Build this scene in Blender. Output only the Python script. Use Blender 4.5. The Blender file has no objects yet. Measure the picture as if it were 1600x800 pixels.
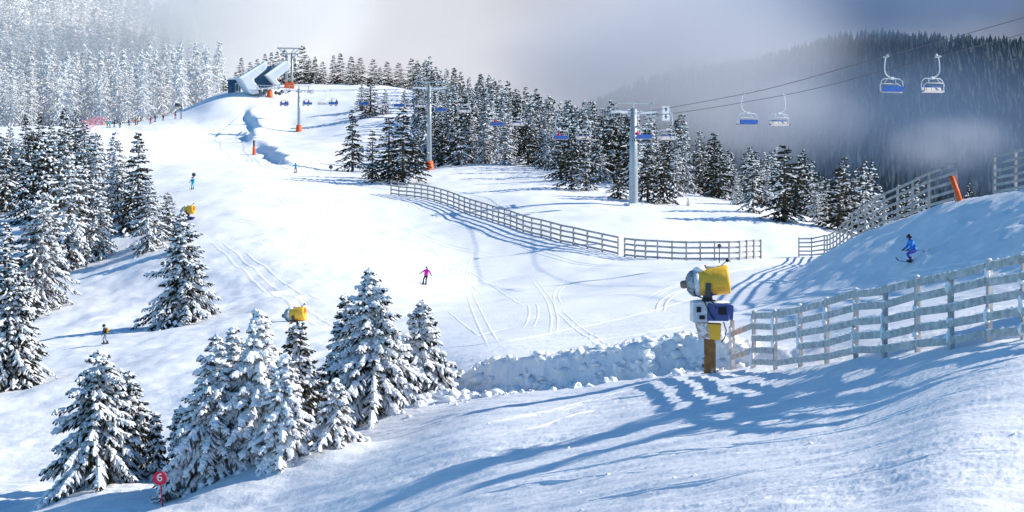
import bpy, bmesh, math, random
import numpy as np
from mathutils import Vector, Matrix

scene = bpy.context.scene
COL = scene.collection
F = 2537.0          # focal length in pixels of the 1600 px wide photograph
HY = 300.0          # row of the true horizon
R = math.radians
SUN_EL, SUN_AZ = 31.5, 4.0    # azimuth measured from +X towards +Y

# ------------------------------------------------------------------ camera
cam_d = bpy.data.cameras.new('camera')
cam_d.sensor_width = 36.0
cam_d.lens = F / 1600.0 * 36.0
cam_d.shift_y = -(400.0 - HY) / 1600.0
cam_d.clip_start = 0.5
cam_d.clip_end = 20000.0
cam = bpy.data.objects.new('camera', cam_d)
cam.location = (0, 0, 0)
cam.rotation_euler = (R(90), 0, 0)
COL.objects.link(cam)
scene.camera = cam

# ------------------------------------------------------------------ world, sun, exposure
world = bpy.data.worlds.new('World')
scene.world = world
world.use_nodes = True
wt = world.node_tree
wt.nodes.clear()
def wn(t, **k):
    n = wt.nodes.new(t)
    for a, b in k.items(): setattr(n, a, b)
    return n
def wmath(op, a, b=None, clamp=False):
    n = wn('ShaderNodeMath', operation=op, use_clamp=clamp)
    for i, v in enumerate((a, b)):
        if v is None: continue
        if isinstance(v, (int, float)): n.inputs[i].default_value = v
        else: wt.links.new(v, n.inputs[i])
    return n.outputs[0]
def wramp(val, stops):
    n = wn('ShaderNodeValToRGB')
    n.color_ramp.interpolation = 'EASE'
    while len(n.color_ramp.elements) < len(stops): n.color_ramp.elements.new(0.5)
    for e, (p, c) in zip(n.color_ramp.elements, stops):
        e.position = p; e.color = c if len(c) == 4 else (*c, 1)
    wt.links.new(val, n.inputs[0])
    return n.outputs[0]
sky = wn('ShaderNodeTexSky')
sky.sky_type = 'NISHITA'
sky.sun_disc = False
sky.sun_elevation = R(SUN_EL)
sky.sun_rotation = R(90 - SUN_AZ)
sky.altitude = 1500
sky.air_density = 1.0
sky.dust_density = 0.2
sky.ozone_density = 2.0
SKY_STRENGTH = 0.105
bg_sky = wn('ShaderNodeBackground'); bg_sky.inputs[1].default_value = SKY_STRENGTH
tint = wn('ShaderNodeMix', data_type='RGBA', blend_type='MULTIPLY'); tint.inputs[0].default_value = 1
tint.inputs[7].default_value = (0.48, 0.95, 1.22, 1)
wt.links.new(sky.outputs[0], tint.inputs[6])
wt.links.new(tint.outputs[2], bg_sky.inputs[0])
# a low bank of cloud stands in front of the camera, bright over the left hill, leaden over the far valley
tc = wn('ShaderNodeTexCoord')
sep = wn('ShaderNodeSeparateXYZ'); wt.links.new(tc.outputs['Generated'], sep.inputs[0])
dx, dy, dz = sep.outputs
mp = wn('ShaderNodeMapping'); mp.inputs['Scale'].default_value = (1.0, 1.0, 2.2)
wt.links.new(tc.outputs['Generated'], mp.inputs[0])
nz = wn('ShaderNodeTexNoise'); nz.inputs['Scale'].default_value = 5.0; nz.inputs['Detail'].default_value = 5
nz.inputs['Roughness'].default_value = 0.5; wt.links.new(mp.outputs[0], nz.inputs['Vector'])
nz2 = wn('ShaderNodeTexNoise'); nz2.inputs['Scale'].default_value = 13.0; nz2.inputs['Detail'].default_value = 5
wt.links.new(mp.outputs[0], nz2.inputs['Vector'])
nsum = wmath('ADD', wmath('MULTIPLY', wmath('SUBTRACT', nz.outputs[0], 0.5), 0.22), wmath('MULTIPLY', wmath('SUBTRACT', nz2.outputs[0], 0.5), 0.10))
# position across the cloud bank: sideways direction, a little of the height
acr = wmath('ADD', wmath('ADD', wmath('MULTIPLY', dx, 1.25), 0.42), wmath('ADD', nsum, wmath('MULTIPLY', dz, 0.9)), clamp=True)
ccol = wramp(acr, [(0.0, (0.60, 0.61, 0.64)), (0.40, (0.54, 0.55, 0.59)), (0.60, (0.40, 0.41, 0.46)), (0.76, (0.23, 0.26, 0.33)), (0.88, (0.095, 0.12, 0.18)), (1.0, (0.055, 0.08, 0.13))])
bg_cl = wn('ShaderNodeBackground'); bg_cl.inputs[1].default_value = 1.0
wt.links.new(ccol, bg_cl.inputs[0])
elev = wmath('ADD', dz, wmath('MULTIPLY', nsum, 0.8))
fz = wramp(elev, [(0.0, (1, 1, 1)), (0.20, (1, 1, 1)), (0.34, (0, 0, 0))])
fy = wramp(dy, [(0.0, (0, 0, 0)), (0.60, (0, 0, 0)), (0.80, (1, 1, 1))])
mixs = wn('ShaderNodeMixShader')
wt.links.new(wmath('MULTIPLY', fz, fy), mixs.inputs[0])
wt.links.new(bg_sky.outputs[0], mixs.inputs[1]); wt.links.new(bg_cl.outputs[0], mixs.inputs[2])
wo = wn('ShaderNodeOutputWorld'); wt.links.new(mixs.outputs[0], wo.inputs[0])

sun_d = bpy.data.lights.new('sun', 'SUN')
sun_d.energy = 4.7
sun_d.angle = R(0.5)
sun_d.color = (1.0, 0.94, 0.85)
sun = bpy.data.objects.new('sun', sun_d)
sv = Vector((math.cos(R(SUN_EL)) * math.cos(R(SUN_AZ)), math.cos(R(SUN_EL)) * math.sin(R(SUN_AZ)), math.sin(R(SUN_EL))))
sun.rotation_euler = sv.to_track_quat('Z', 'Y').to_euler()
sun.location = sv * 100
COL.objects.link(sun)

scene.view_settings.view_transform = 'Standard'
scene.view_settings.look = 'None'
scene.view_settings.exposure = 0.50
scene.view_settings.gamma = 1.0
scene.view_settings.use_curve_mapping = False
scene.render.engine = 'CYCLES'
scene.cycles.use_denoising = True
scene.cycles.max_bounces = 6
scene.cycles.diffuse_bounces = 3
scene.cycles.volume_bounces = 2
scene.cycles.sample_clamp_indirect = 4.0

# ------------------------------------------------------------------ helpers
rng = np.random.default_rng(7)
random.seed(7)

def hash2(ix, iy, seed):
    h = (ix.astype(np.int64) * 374761393 + iy.astype(np.int64) * 668265263 + seed * 1442695041) & 0xFFFFFFFF
    h = ((h ^ (h >> 13)) * 1274126177) & 0xFFFFFFFF
    h = h ^ (h >> 16)
    return (h & 0xFFFF) / 65535.0
def vnoise(x, y, seed=0):
    x = np.asarray(x, float); y = np.asarray(y, float)
    ix = np.floor(x); iy = np.floor(y); fx = x - ix; fy_ = y - iy
    fx = fx * fx * fx * (fx * (fx * 6 - 15) + 10); fy_ = fy_ * fy_ * fy_ * (fy_ * (fy_ * 6 - 15) + 10)
    a = hash2(ix, iy, seed); b = hash2(ix + 1, iy, seed); c = hash2(ix, iy + 1, seed); d = hash2(ix + 1, iy + 1, seed)
    return (a * (1 - fx) + b * fx) * (1 - fy_) + (c * (1 - fx) + d * fx) * fy_ - 0.5
def fbm(x, y, seed=0, oct=4, gain=0.5):
    t = 0; a = 1.0
    for o in range(oct):
        t = t + a * vnoise(x * 2 ** o + 17.3 * o, y * 2 ** o - 9.1 * o, seed + o)
        a *= gain
    return t
def sstep(a, b, x):
    t = np.clip((x - a) / (b - a), 0, 1)
    return t * t * (3 - 2 * t)

def pchip(xs, ys, xq):
    """monotone cubic through (xs, ys); ys may be (n, m) for m curves at once"""
    xs = np.asarray(xs, float); ys = np.asarray(ys, float)
    one = ys.ndim == 1
    if one: ys = ys[:, None]
    h = np.diff(xs)[:, None]; dl = np.diff(ys, axis=0) / h
    m = np.zeros_like(ys)
    w1 = 2 * h[1:] + h[:-1]; w2 = h[1:] + 2 * h[:-1]
    same = dl[1:] * dl[:-1] > 0
    with np.errstate(divide='ignore', invalid='ignore'):
        hm = (w1 + w2) / (w1 / dl[:-1] + w2 / dl[1:])
    m[1:-1] = np.where(same, hm, 0.0)
    m[0] = dl[0]; m[-1] = dl[-1]
    xq = np.clip(np.asarray(xq, float), xs[0], xs[-1])
    i = np.clip(np.searchsorted(xs, xq, side='right') - 1, 0, len(xs) - 2)
    hh = h[i]; t = ((xq - xs[i])[:, None]) / hh
    y0, y1, m0, m1 = ys[i], ys[i + 1], m[i], m[i + 1]
    r = (2 * t**3 - 3 * t**2 + 1) * y0 + (t**3 - 2 * t**2 + t) * hh * m0 + (-2 * t**3 + 3 * t**2) * y1 + (t**3 - t**2) * hh * m1
    return r[:, 0] if one else r

def link(o, parent=None):
    COL.objects.link(o)
    if parent is not None: o.parent = parent
    return o
def mesh_from(name, V, Fs, mats=(), midx=None, smooth=False):
    me = bpy.data.meshes.new(name)
    me.from_pydata([tuple(v) for v in V], [], [tuple(f) for f in Fs])
    for m in mats: me.materials.append(m)
    if midx is not None: me.polygons.foreach_set('material_index', np.asarray(midx, dtype=np.int32))
    if smooth: me.polygons.foreach_set('use_smooth', np.ones(len(me.polygons), dtype=bool))
    me.update()
    return me
def mesh_np(name, V, quads=None, tris=None, mats=(), qm=None, tm=None, smooth=True):
    """fast mesh from arrays of quads and triangles with per-face material slots"""
    V = np.asarray(V, np.float32)
    nq = 0 if quads is None else len(quads); nt = 0 if tris is None else len(tris)
    me = bpy.data.meshes.new(name)
    me.vertices.add(len(V)); me.vertices.foreach_set('co', V.ravel())
    loops = []; starts = []
    if nq: loops.append(np.asarray(quads, np.int32).ravel())
    if nt: loops.append(np.asarray(tris, np.int32).ravel())
    loops = np.concatenate(loops)
    starts = np.concatenate([np.arange(nq) * 4, nq * 4 + np.arange(nt) * 3]).astype(np.int32)
    me.loops.add(len(loops)); me.loops.foreach_set('vertex_index', loops)
    me.polygons.add(nq + nt); me.polygons.foreach_set('loop_start', starts)
    mi = np.concatenate([np.zeros(nq, np.int32) if qm is None else np.asarray(qm, np.int32), np.zeros(nt, np.int32) if tm is None else np.asarray(tm, np.int32)])
    for m in mats: me.materials.append(m)
    me.polygons.foreach_set('material_index', mi)
    me.polygons.foreach_set('use_smooth', np.full(nq + nt, smooth, dtype=bool))
    me.update(calc_edges=True)
    me.validate()
    return me
def obj(name, me, parent=None, loc=None, rotz=0.0):
    o = bpy.data.objects.new(name, me)
    if loc is not None: o.location = loc
    o.rotation_euler[2] = rotz
    return link(o, parent)
def thing(name, label, cat, loc=(0, 0, 0), rotz=0.0, group=None, me=None):
    o = bpy.data.objects.new(name, me)
    o.location = loc; o.rotation_euler[2] = rotz
    o['label'] = label; o['category'] = cat
    if group: o['group'] = group
    if me is None: o.empty_display_size = 0.3
    return link(o)

class MB:
    """collects boxes, tubes and lofts into one mesh"""
    def __init__(s): s.v = []; s.f = []; s.m = []; s.sm = []
    def add(s, V, Fs, mi=0, smooth=False):
        b = len(s.v); s.v += [tuple(v) for v in V]
        for f in Fs:
            s.f.append(tuple(b + i for i in f)); s.m.append(mi); s.sm.append(smooth)
    def hexa(s, P, mi=0):
        s.add(P, [(0, 3, 2, 1), (4, 5, 6, 7), (0, 1, 5, 4), (1, 2, 6, 5), (2, 3, 7, 6), (3, 0, 4, 7)], mi)
    def box(s, c, size, mi=0, rot=None, bevel=0.0):
        hx, hy, hz = size[0] / 2, size[1] / 2, size[2] / 2
        M = rot if rot is not None else Matrix.Identity(3)
        c = Vector(c)
        if bevel <= 0:
            P = [c + M @ Vector(p) for p in ((-hx, -hy, -hz), (hx, -hy, -hz), (hx, hy, -hz), (-hx, hy, -hz), (-hx, -hy, hz), (hx, -hy, hz), (hx, hy, hz), (-hx, hy, hz))]
            s.hexa(P, mi); return
        bm = bmesh.new(); bmesh.ops.create_cube(bm, size=1.0)
        for v in bm.verts: v.co = Vector((v.co.x * size[0], v.co.y * size[1], v.co.z * size[2]))
        bmesh.ops.bevel(bm, geom=list(bm.edges), offset=bevel, segments=2, profile=0.5, affect='EDGES')
        bm.verts.index_update()
        s.add([c + M @ v.co for v in bm.verts], [[v.index for v in f.verts] for f in bm.faces], mi, False)
        bm.free()
    def bar(s, a, b, w, h, mi=0, up=(0, 0, 1)):
        """square bar from a to b, w sideways, h along up"""
        a = Vector(a); b = Vector(b); d = (b - a).normalized(); u = Vector(up)
        if abs(d.dot(u)) > 0.98: u = Vector((1, 0, 0))
        sd = d.cross(u).normalized(); u = sd.cross(d).normalized()
        P = []
        for p in (a, b):
            for i, j in ((-1, -1), (1, -1), (1, 1), (-1, 1)): P.append(p + sd * (i * w / 2) + u * (j * h / 2))
        s.add(P, [(0, 1, 2, 3), (4, 7, 6, 5), (0, 4, 5, 1), (1, 5, 6, 2), (2, 6, 7, 3), (3, 7, 4, 0)], mi)
    def tube(s, pts, rad, mi=0, n=8, cap=True, smooth=True):
        pts = [Vector(p) for p in pts]
        rads = rad if isinstance(rad, (list, tuple)) else [rad] * len(pts)
        V = []; Fs = []; prev = None
        for k, p in enumerate(pts):
            d = (pts[min(k + 1, len(pts) - 1)] - pts[max(k - 1, 0)]).normalized()
            if prev is None:
                u = Vector((0, 0, 1)) if abs(d.z) < 0.9 else Vector((1, 0, 0))
            else: u = prev
            sd = d.cross(u).normalized(); u = sd.cross(d).normalized(); prev = u
            for i in range(n):
                a = 2 * math.pi * i / n
                V.append(p + (sd * math.cos(a) + u * math.sin(a)) * rads[k])
        for k in range(len(pts) - 1):
            for i in range(n):
                j = (i + 1) % n
                Fs.append((k * n + i, k * n + j, (k + 1) * n + j, (k + 1) * n + i))
        s.add(V, Fs, mi, smooth)
        if cap:
            b = len(s.v) - len(V)
            s.f.append(tuple(b + i for i in reversed(range(n)))); s.m.append(mi); s.sm.append(False)
            s.f.append(tuple(b + (len(pts) - 1) * n + i for i in range(n))); s.m.append(mi); s.sm.append(False)
    def lathe(s, prof, origin=(0, 0, 0), axis=(0, 0, 1), mi=0, n=20, smooth=True):
        """profile of (distance along the axis, radius)"""
        ax = Vector(axis).normalized(); o = Vector(origin)
        u = Vector((0, 0, 1)) if abs(ax.z) < 0.9 else Vector((1, 0, 0))
        sd = ax.cross(u).normalized(); u = sd.cross(ax).normalized()
        V = []; Fs = []
        for z, r in prof:
            for i in range(n):
                a = 2 * math.pi * i / n
                V.append(o + ax * z + (sd * math.cos(a) + u * math.sin(a)) * max(r, 1e-4))
        for k in range(len(prof) - 1):
            for i in range(n):
                j = (i + 1) % n
                Fs.append((k * n + i, k * n + j, (k + 1) * n + j, (k + 1) * n + i))
        s.add(V, Fs, mi, smooth)
    def blob(s, c, rx, ry, rz, mi=0, seed=0, rough=0.2, nu=8, nv=6, smooth=True):
        rr = random.Random(seed); c = Vector(c); V = []; Fs = []
        for k in range(nv + 1):
            th = math.pi * k / nv
            for i in range(nu):
                a = 2 * math.pi * i / nu; q = 1 + rr.uniform(-rough, rough)
                V.append(c + Vector((math.sin(th) * math.cos(a) * rx * q, math.sin(th) * math.sin(a) * ry * q, math.cos(th) * rz * q)))
        for k in range(nv):
            for i in range(nu):
                j = (i + 1) % nu
                Fs.append((k * nu + i, (k + 1) * nu + i, (k + 1) * nu + j, k * nu + j))
        s.add(V, Fs, mi, smooth)
    def prism(s, poly, depth, mi=0, origin=(0, 0, 0), M=None):
        """polygon in local XZ extruded along Y by depth (centred)"""
        M = M or Matrix.Identity(3); o = Vector(origin); n = len(poly)
        V = [o + M @ Vector((x, -depth / 2, z)) for x, z in poly] + [o + M @ Vector((x, depth / 2, z)) for x, z in poly]
        Fs = [tuple(range(n)), tuple(reversed(range(n, 2 * n)))] + [(i, i + n, (i + 1) % n + n, (i + 1) % n) for i in range(n)]
        s.add(V, Fs, mi)
    def mesh(s, name, mats):
        me = mesh_from(name, s.v, s.f, mats, s.m)
        me.polygons.foreach_set('use_smooth', np.asarray(s.sm, dtype=bool))
        bm = bmesh.new(); bm.from_mesh(me); bmesh.ops.recalc_face_normals(bm, faces=bm.faces); bm.to_mesh(me); bm.free()
        return me
    def build(s, name, mats, parent=None, loc=None, rotz=0.0):
        if not isinstance(mats, (list, tuple)): mats = [mats]
        return obj(name, s.mesh(name, mats), parent, loc, rotz)

def copy_tree(o, parent=None):
    c = o.copy(); link(c, parent)
    if parent is not None: c.matrix_parent_inverse = o.matrix_parent_inverse.copy()
    for ch in list(o.children): copy_tree(ch, c)
    return c

# ------------------------------------------------------------------ materials
def mat(name, col, rough=0.6, noise=None, noise_amt=0.25, metal=0.0, bump=None, spec=0.3, snow=None, coat=0.0):
    """noise: scale of a colour variation; bump: (scale, distance); snow: (scale, amount 0..1) rime stuck to the surface"""
    m = bpy.data.materials.new(name); m.use_nodes = True
    nt = m.node_tree; b = nt.nodes['Principled BSDF']
    b.inputs['Base Color'].default_value = (*col, 1); b.inputs['Roughness'].default_value = rough
    b.inputs['Metallic'].default_value = metal; b.inputs['Specular IOR Level'].default_value = spec
    if coat: b.inputs['Coat Weight'].default_value = coat
    if noise or bump or snow:
        t = nt.nodes.new('ShaderNodeTexCoord')
    out = None
    if noise:
        n = nt.nodes.new('ShaderNodeTexNoise'); n.inputs['Scale'].default_value = noise; n.inputs['Detail'].default_value = 4
        nt.links.new(t.outputs['Object'], n.inputs['Vector'])
        r = nt.nodes.new('ShaderNodeValToRGB'); r.color_ramp.elements[0].position = 0.3; r.color_ramp.elements[1].position = 0.7
        r.color_ramp.elements[0].color = (*[c * (1 - noise_amt) for c in col], 1); r.color_ramp.elements[1].color = (*[min(1, c * (1 + noise_amt)) for c in col], 1)
        nt.links.new(n.outputs[0], r.inputs[0]); out = r.outputs[0]
    if snow:
        n = nt.nodes.new('ShaderNodeTexNoise'); n.inputs['Scale'].default_value = snow[0]; n.inputs['Detail'].default_value = 6; n.inputs['Roughness'].default_value = 0.65
        nt.links.new(t.outputs['Object'], n.inputs['Vector'])
        r = nt.nodes.new('ShaderNodeValToRGB'); c = 0.72 - 0.44 * snow[1]
        r.color_ramp.elements[0].position = c - 0.05; r.color_ramp.elements[1].position = c + 0.05
        nt.links.new(n.outputs[0], r.inputs[0])
        x = nt.nodes.new('ShaderNodeMix'); x.data_type = 'RGBA'
        nt.links.new(r.outputs[0], x.inputs[0]); x.inputs[7].default_value = (0.82, 0.83, 0.85, 1)
        if out is not None: nt.links.new(out, x.inputs[6])
        else: x.inputs[6].default_value = (*col, 1)
        out = x.outputs[2]
    if out is not None: nt.links.new(out, b.inputs['Base Color'])
    if bump:
        n = nt.nodes.new('ShaderNodeTexNoise'); n.inputs['Scale'].default_value = bump[0]; n.inputs['Detail'].default_value = 5
        nt.links.new(t.outputs['Object'], n.inputs['Vector'])
        bp = nt.nodes.new('ShaderNodeBump'); bp.inputs['Distance'].default_value = bump[1]; bp.inputs['Strength'].default_value = 0.6
        nt.links.new(n.outputs[0], bp.inputs['Height']); nt.links.new(bp.outputs[0], b.inputs['Normal'])
    return m

def snow_ground_mat():
    m = mat('piste_snow', (0.87, 0.875, 0.885), rough=0.6, spec=0.15)
    nt = m.node_tree; b = nt.nodes['Principled BSDF']
    tcn = nt.nodes.new('ShaderNodeTexCoord')
    def noise(scale, vec, detail=5, rough=0.55):
        n = nt.nodes.new('ShaderNodeTexNoise'); n.inputs['Scale'].default_value = scale; n.inputs['Detail'].default_value = detail; n.inputs['Roughness'].default_value = rough
        nt.links.new(vec, n.inputs['Vector']); return n.outputs[0]
    mpn = nt.nodes.new('ShaderNodeMapping'); mpn.inputs['Rotation'].default_value = (0, 0, R(-28)); mpn.inputs['Scale'].default_value = (0.25, 1.0, 1.0)
    nt.links.new(tcn.outputs['Object'], mpn.inputs[0])
    n1 = noise(7.0, tcn.outputs['Object'], 6, 0.65)
    n2 = noise(1.4, mpn.outputs[0], 5, 0.6)
    a = nt.nodes.new('ShaderNodeMath'); a.operation = 'MULTIPLY_ADD'; nt.links.new(n2, a.inputs[0]); a.inputs[1].default_value = 2.2; nt.links.new(n1, a.inputs[2])
    bp = nt.nodes.new('ShaderNodeBump'); bp.inputs['Distance'].default_value = 0.05; bp.inputs['Strength'].default_value = 0.55
    nt.links.new(a.outputs[0], bp.inputs['Height']); nt.links.new(bp.outputs[0], b.inputs['Normal'])
    n3 = noise(0.09, tcn.outputs['Object'], 5, 0.6)
    r = nt.nodes.new('ShaderNodeValToRGB'); r.color_ramp.elements[0].position = 0.3; r.color_ramp.elements[1].position = 0.65
    r.color_ramp.elements[0].color = (0.78, 0.795, 0.825, 1); r.color_ramp.elements[1].color = (0.89, 0.892, 0.897, 1)
    nt.links.new(n3, r.inputs[0]); nt.links.new(r.outputs[0], b.inputs['Base Color'])
    return m

M_SNOW = snow_ground_mat()
M_SNOWLUMP = mat('loose_snow', (0.87, 0.875, 0.885), 0.6, bump=(9.0, 0.04), spec=0.15)
M_TREESNOW = mat('snow_on_boughs', (0.86, 0.865, 0.88), 0.65, bump=(14.0, 0.03), spec=0.12)
M_NEEDLE = mat('spruce_needles', (0.040, 0.040, 0.024), 0.7, noise=1.5, noise_amt=0.5, spec=0.2)
M_NEEDLE_BROWN = mat('brownish_needles', (0.075, 0.068, 0.042), 0.7, noise=1.5, noise_amt=0.5, spec=0.2)
M_NEEDLE_FROST = mat('frosted_needles', (0.15, 0.135, 0.115), 0.75, noise=2.5, noise_amt=0.5, spec=0.2)
M_NEEDLE_RIME = mat('rime_needles', (0.74, 0.72, 0.69), 0.8, noise=1.2, noise_amt=0.25, spec=0.15)
M_NEEDLE_FAR = mat('far_needles', (0.030, 0.045, 0.045), 0.8, noise=0.08, noise_amt=0.5, spec=0.1)
M_BARK = mat('bark', (0.10, 0.075, 0.055), 0.85, noise=6, bump=(20, 0.03), spec=0.1)
M_STEEL = mat('galvanised_steel', (0.42, 0.44, 0.46), 0.45, noise=3, noise_amt=0.12, metal=0.5)
M_STEEL_LIGHT = mat('pale_painted_steel', (0.62, 0.64, 0.66), 0.45, noise=3, noise_amt=0.08)
M_STEEL_DARK = mat('dark_steel', (0.07, 0.075, 0.085), 0.5)
M_CABLE = mat('cable_steel', (0.08, 0.085, 0.10), 0.5, metal=0.3)
M_ORANGE = mat('orange_padding', (0.80, 0.13, 0.03), 0.55, noise=3, noise_amt=0.12)
M_WOOD = mat('weathered_wood', (0.47, 0.46, 0.455), 0.85, noise=5, noise_amt=0.3, bump=(25, 0.01), snow=(4.5, 0.14))
M_WOODPOST = mat('weathered_post_wood', (0.46, 0.42, 0.40), 0.85, noise=5, noise_amt=0.3, bump=(25, 0.01), snow=(4.5, 0.2))
M_WOODFAR = mat('grey_fence_wood', (0.36, 0.345, 0.335), 0.85, noise=1.5, noise_amt=0.3, snow=(6.0, 0.10))
# ------------------------------------------------------------------ terrain
# heights along lines of sight: for each bearing (pixel column u) a profile of (distance, height) or (distance, picture row)
def prof(Z, Y):
    return sorted([(d, z) for d, z in Z.items()] + [(d, (HY - y) * d / F) for d, y in Y.items()])
N0 = {2: -1.8, 5: -2.15}
def nz_(**k): return k
COLS = {
 -1200: prof({**N0, 12: -4.2, 25: -8.5, 40: -12, 60: -15, 90: -16, 140: -15, 200: -9, 260: 0, 340: 10, 420: 17, 500: 22, 600: 40, 800: 100, 1100: 190, 1600: 300, 2600: 400, 6000: 500}, {}),
 -450: prof({**N0, 12: -3.6, 25: -7.2, 40: -10.4, 60: -13.3, 90: -14, 140: -13.5, 200: -8, 260: 1, 340: 11, 420: 17, 480: 20, 560: 28, 700: 68, 900: 130, 1200: 200, 1600: 270, 2600: 380, 6000: 480}, {}),
 -150: prof({**N0, 12: -3.3, 25: -6.6, 40: -9.7, 55: -12.0, 70: -12.6, 90: -12.9, 110: -12.9}, {140: 522, 165: 480, 200: 400, 230: 335, 280: 270, 340: 225, 400: 205, 450: 198, 500: 196, 560: 180, 700: 80, 850: -20, 1000: -110, 1600: -220, 2600: -220, 6000: 0}),
 0: prof({**N0, 12: -3.2, 25: -6.2, 40: -9.2, 55: -11.6}, {62: 803, 80: 700, 110: 597, 140: 520, 165: 470, 200: 398, 230: 335, 280: 270, 340: 225, 400: 205, 450: 198, 500: 199, 560: 186, 700: 95, 850: 0, 1000: -90, 1300: -160, 1600: -200, 2600: -200, 6000: 20}),
 150: prof({**N0, 12: -3.0, 25: -5.8, 40: -8.7, 55: -11.2}, {64: 765, 80: 685, 110: 562, 125: 530, 140: 505, 165: 452, 190: 390, 220: 330, 260: 275, 320: 232, 400: 206, 445: 197, 480: 200, 550: 192, 700: 140, 850: 60, 1100: -60, 1600: -160, 2600: -160, 6000: 60}),
 300: prof({**N0, 12: -3.0, 25: -5.5, 40: -8.6, 50: -10.2}, {58: 782, 70: 712, 85: 635, 100: 582, 120: 531, 135: 503, 150: 455, 165: 395, 190: 335, 220: 297, 270: 262, 330: 243, 390: 222, 425: 196, 450: 172, 465: 168, 500: 182, 560: 180, 700: 155, 900: 110, 1200: 60, 1600: 20, 2600: 20, 6000: 120}),
 345: prof({**N0, 12: -3.1, 25: -6.0, 40: -9.2}, {54: 792, 68: 700, 80: 645, 95: 588, 115: 530, 135: 488, 150: 450, 165: 392, 190: 334, 220: 298, 270: 265, 330: 246, 380: 226, 410: 205, 435: 165, 455: 142, 470: 138, 500: 148, 560: 165, 700: 160, 1000: 140, 1600: 130, 2600: 130, 6000: 200}),
 390: prof({**N0, 12: -3.1, 25: -6.0, 40: -9.2}, {53: 790, 66: 700, 80: 637, 95: 580, 115: 520, 135: 470, 150: 430, 165: 388, 190: 332, 220: 298, 270: 267, 330: 246, 380: 227, 410: 200, 435: 172, 455: 148, 475: 137, 500: 138, 560: 160, 700: 170, 1000: 170, 1600: 170, 2600: 190, 6000: 230}),
 450: prof({**N0, 12: -3.1, 25: -6.0, 40: -9.1}, {50: 797, 60: 722, 75: 640, 90: 575, 105: 525, 120: 490, 140: 440, 165: 380, 190: 330, 220: 299, 270: 272, 300: 263, 330: 250, 370: 232, 420: 212, 440: 180, 455: 155, 475: 135, 490: 131, 520: 135, 600: 160, 1000: 200, 1600: 230, 2600: 250, 6000: 250}),
 600: prof({**N0, 12: -3.05, 24: -5.8, 34: -7.6}, {42: 803, 48: 752, 56: 702, 65: 663, 75: 622, 90: 570, 110: 520, 130: 485, 160: 440, 190: 385, 220: 335, 250: 303, 275: 281, 300: 272, 340: 255, 380: 222, 420: 185, 460: 148, 480: 133, 500: 131, 540: 140, 700: 200, 1000: 270, 1600: 260, 2600: 260, 6000: 260}),
 750: prof({**N0, 12: -2.95, 20: -4.6}, {36: 800, 43: 735, 51: 677, 60: 634, 70: 600, 80: 563, 100: 512, 130: 475, 160: 442, 175: 405, 195: 347, 215: 320, 255: 281, 303: 256, 360: 223, 420: 190, 450: 178, 480: 178, 560: 200, 1000: 290, 1600: 260, 2600: 260, 6000: 260}),
 900: prof({**N0, 12: -2.85, 20: -4.3}, {31: 800, 37: 745, 44: 695, 52: 650, 62: 605, 70: 575, 80: 548, 100: 505, 130: 460, 150: 432, 165: 401, 172: 386, 185: 352, 195: 335, 205: 318, 220: 298, 250: 280, 303: 257, 330: 247, 360: 240, 400: 245, 480: 262, 700: 330, 1000: 320, 1300: 250, 1600: 210, 2600: 240, 6000: 250}),
 1050: prof({**N0, 12: -2.8}, {27: 800, 33: 735, 41: 675, 50: 625, 60: 582, 80: 530, 100: 487, 130: 442, 150: 420, 160: 410, 168: 403, 180: 365, 195: 335, 211: 319, 230: 305, 250: 294, 270: 287, 300: 290, 350: 305, 500: 370, 700: 400, 900: 330, 1200: 225, 1450: 155, 1600: 150, 2600: 240, 6000: 250}),
 1200: prof({**N0, 12: -2.75}, {24: 800, 31: 718, 40: 648, 48: 605, 56: 577, 70: 530, 90: 480, 110: 450, 130: 430, 160: 411, 178: 405, 188: 380, 198: 347, 210: 332, 225: 325, 250: 328, 300: 345, 400: 385, 600: 420, 900: 350, 1200: 220, 1450: 130, 1550: 128, 2600: 220, 6000: 250}),
 1350: prof({**N0, 12: -2.7}, {22: 800, 29: 705, 36: 635, 46: 562, 55: 530, 70: 482, 85: 447, 100: 426, 120: 418, 150: 412, 175: 401, 185: 366, 200: 357, 230: 362, 300: 385, 500: 425, 700: 410, 1000: 280, 1200: 180, 1400: 95, 1480: 88, 1700: 110, 2600: 200, 6000: 250}),
 1500: prof({**N0, 12: -2.65}, {20: 800, 28: 660, 36: 574, 40: 543, 43: 531, 55: 490, 70: 450, 85: 425, 95: 416, 110: 412, 140: 415, 180: 420, 250: 430, 500: 450, 700: 430, 1000: 290, 1200: 190, 1400: 105, 1480: 97, 1700: 110, 2600: 200, 6000: 250}),
 1650: prof({**N0, 12: -2.6}, {20: 795, 28: 640, 36: 535, 40: 512, 55: 462, 70: 423, 85: 405, 100: 405, 140: 430, 180: 440, 250: 450, 500: 460, 700: 450, 1000: 300, 1200: 200, 1400: 115, 1480: 105, 1700: 115, 2600: 200, 6000: 250}),
 2000: prof({**N0, 12: -2.45, 20: -3.5, 28: -3.5, 36: -3.2, 45: -2.9, 60: -2.6, 80: -3.0}, {100: 405, 140: 440, 250: 450, 500: 460, 1000: 300, 1400: 120, 1480: 110, 1700: 110, 2600: 180, 6000: 250}),
 3200: prof({**N0, 12: -2.3, 20: -2.6, 36: -2.4, 60: -2.2, 80: -3.0, 120: -8, 250: -20, 500: -30, 1000: 0, 1500: 120, 2600: 150, 6000: 150}, {}),
}
UK = sorted(COLS)
LD = np.linspace(math.log(2.0), math.log(6000.0), 1400)
TAB0 = np.stack([pchip([math.log(d) for d, _ in COLS[u]], [z for _, z in COLS[u]], LD) for u in UK])   # columns x distances
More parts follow.
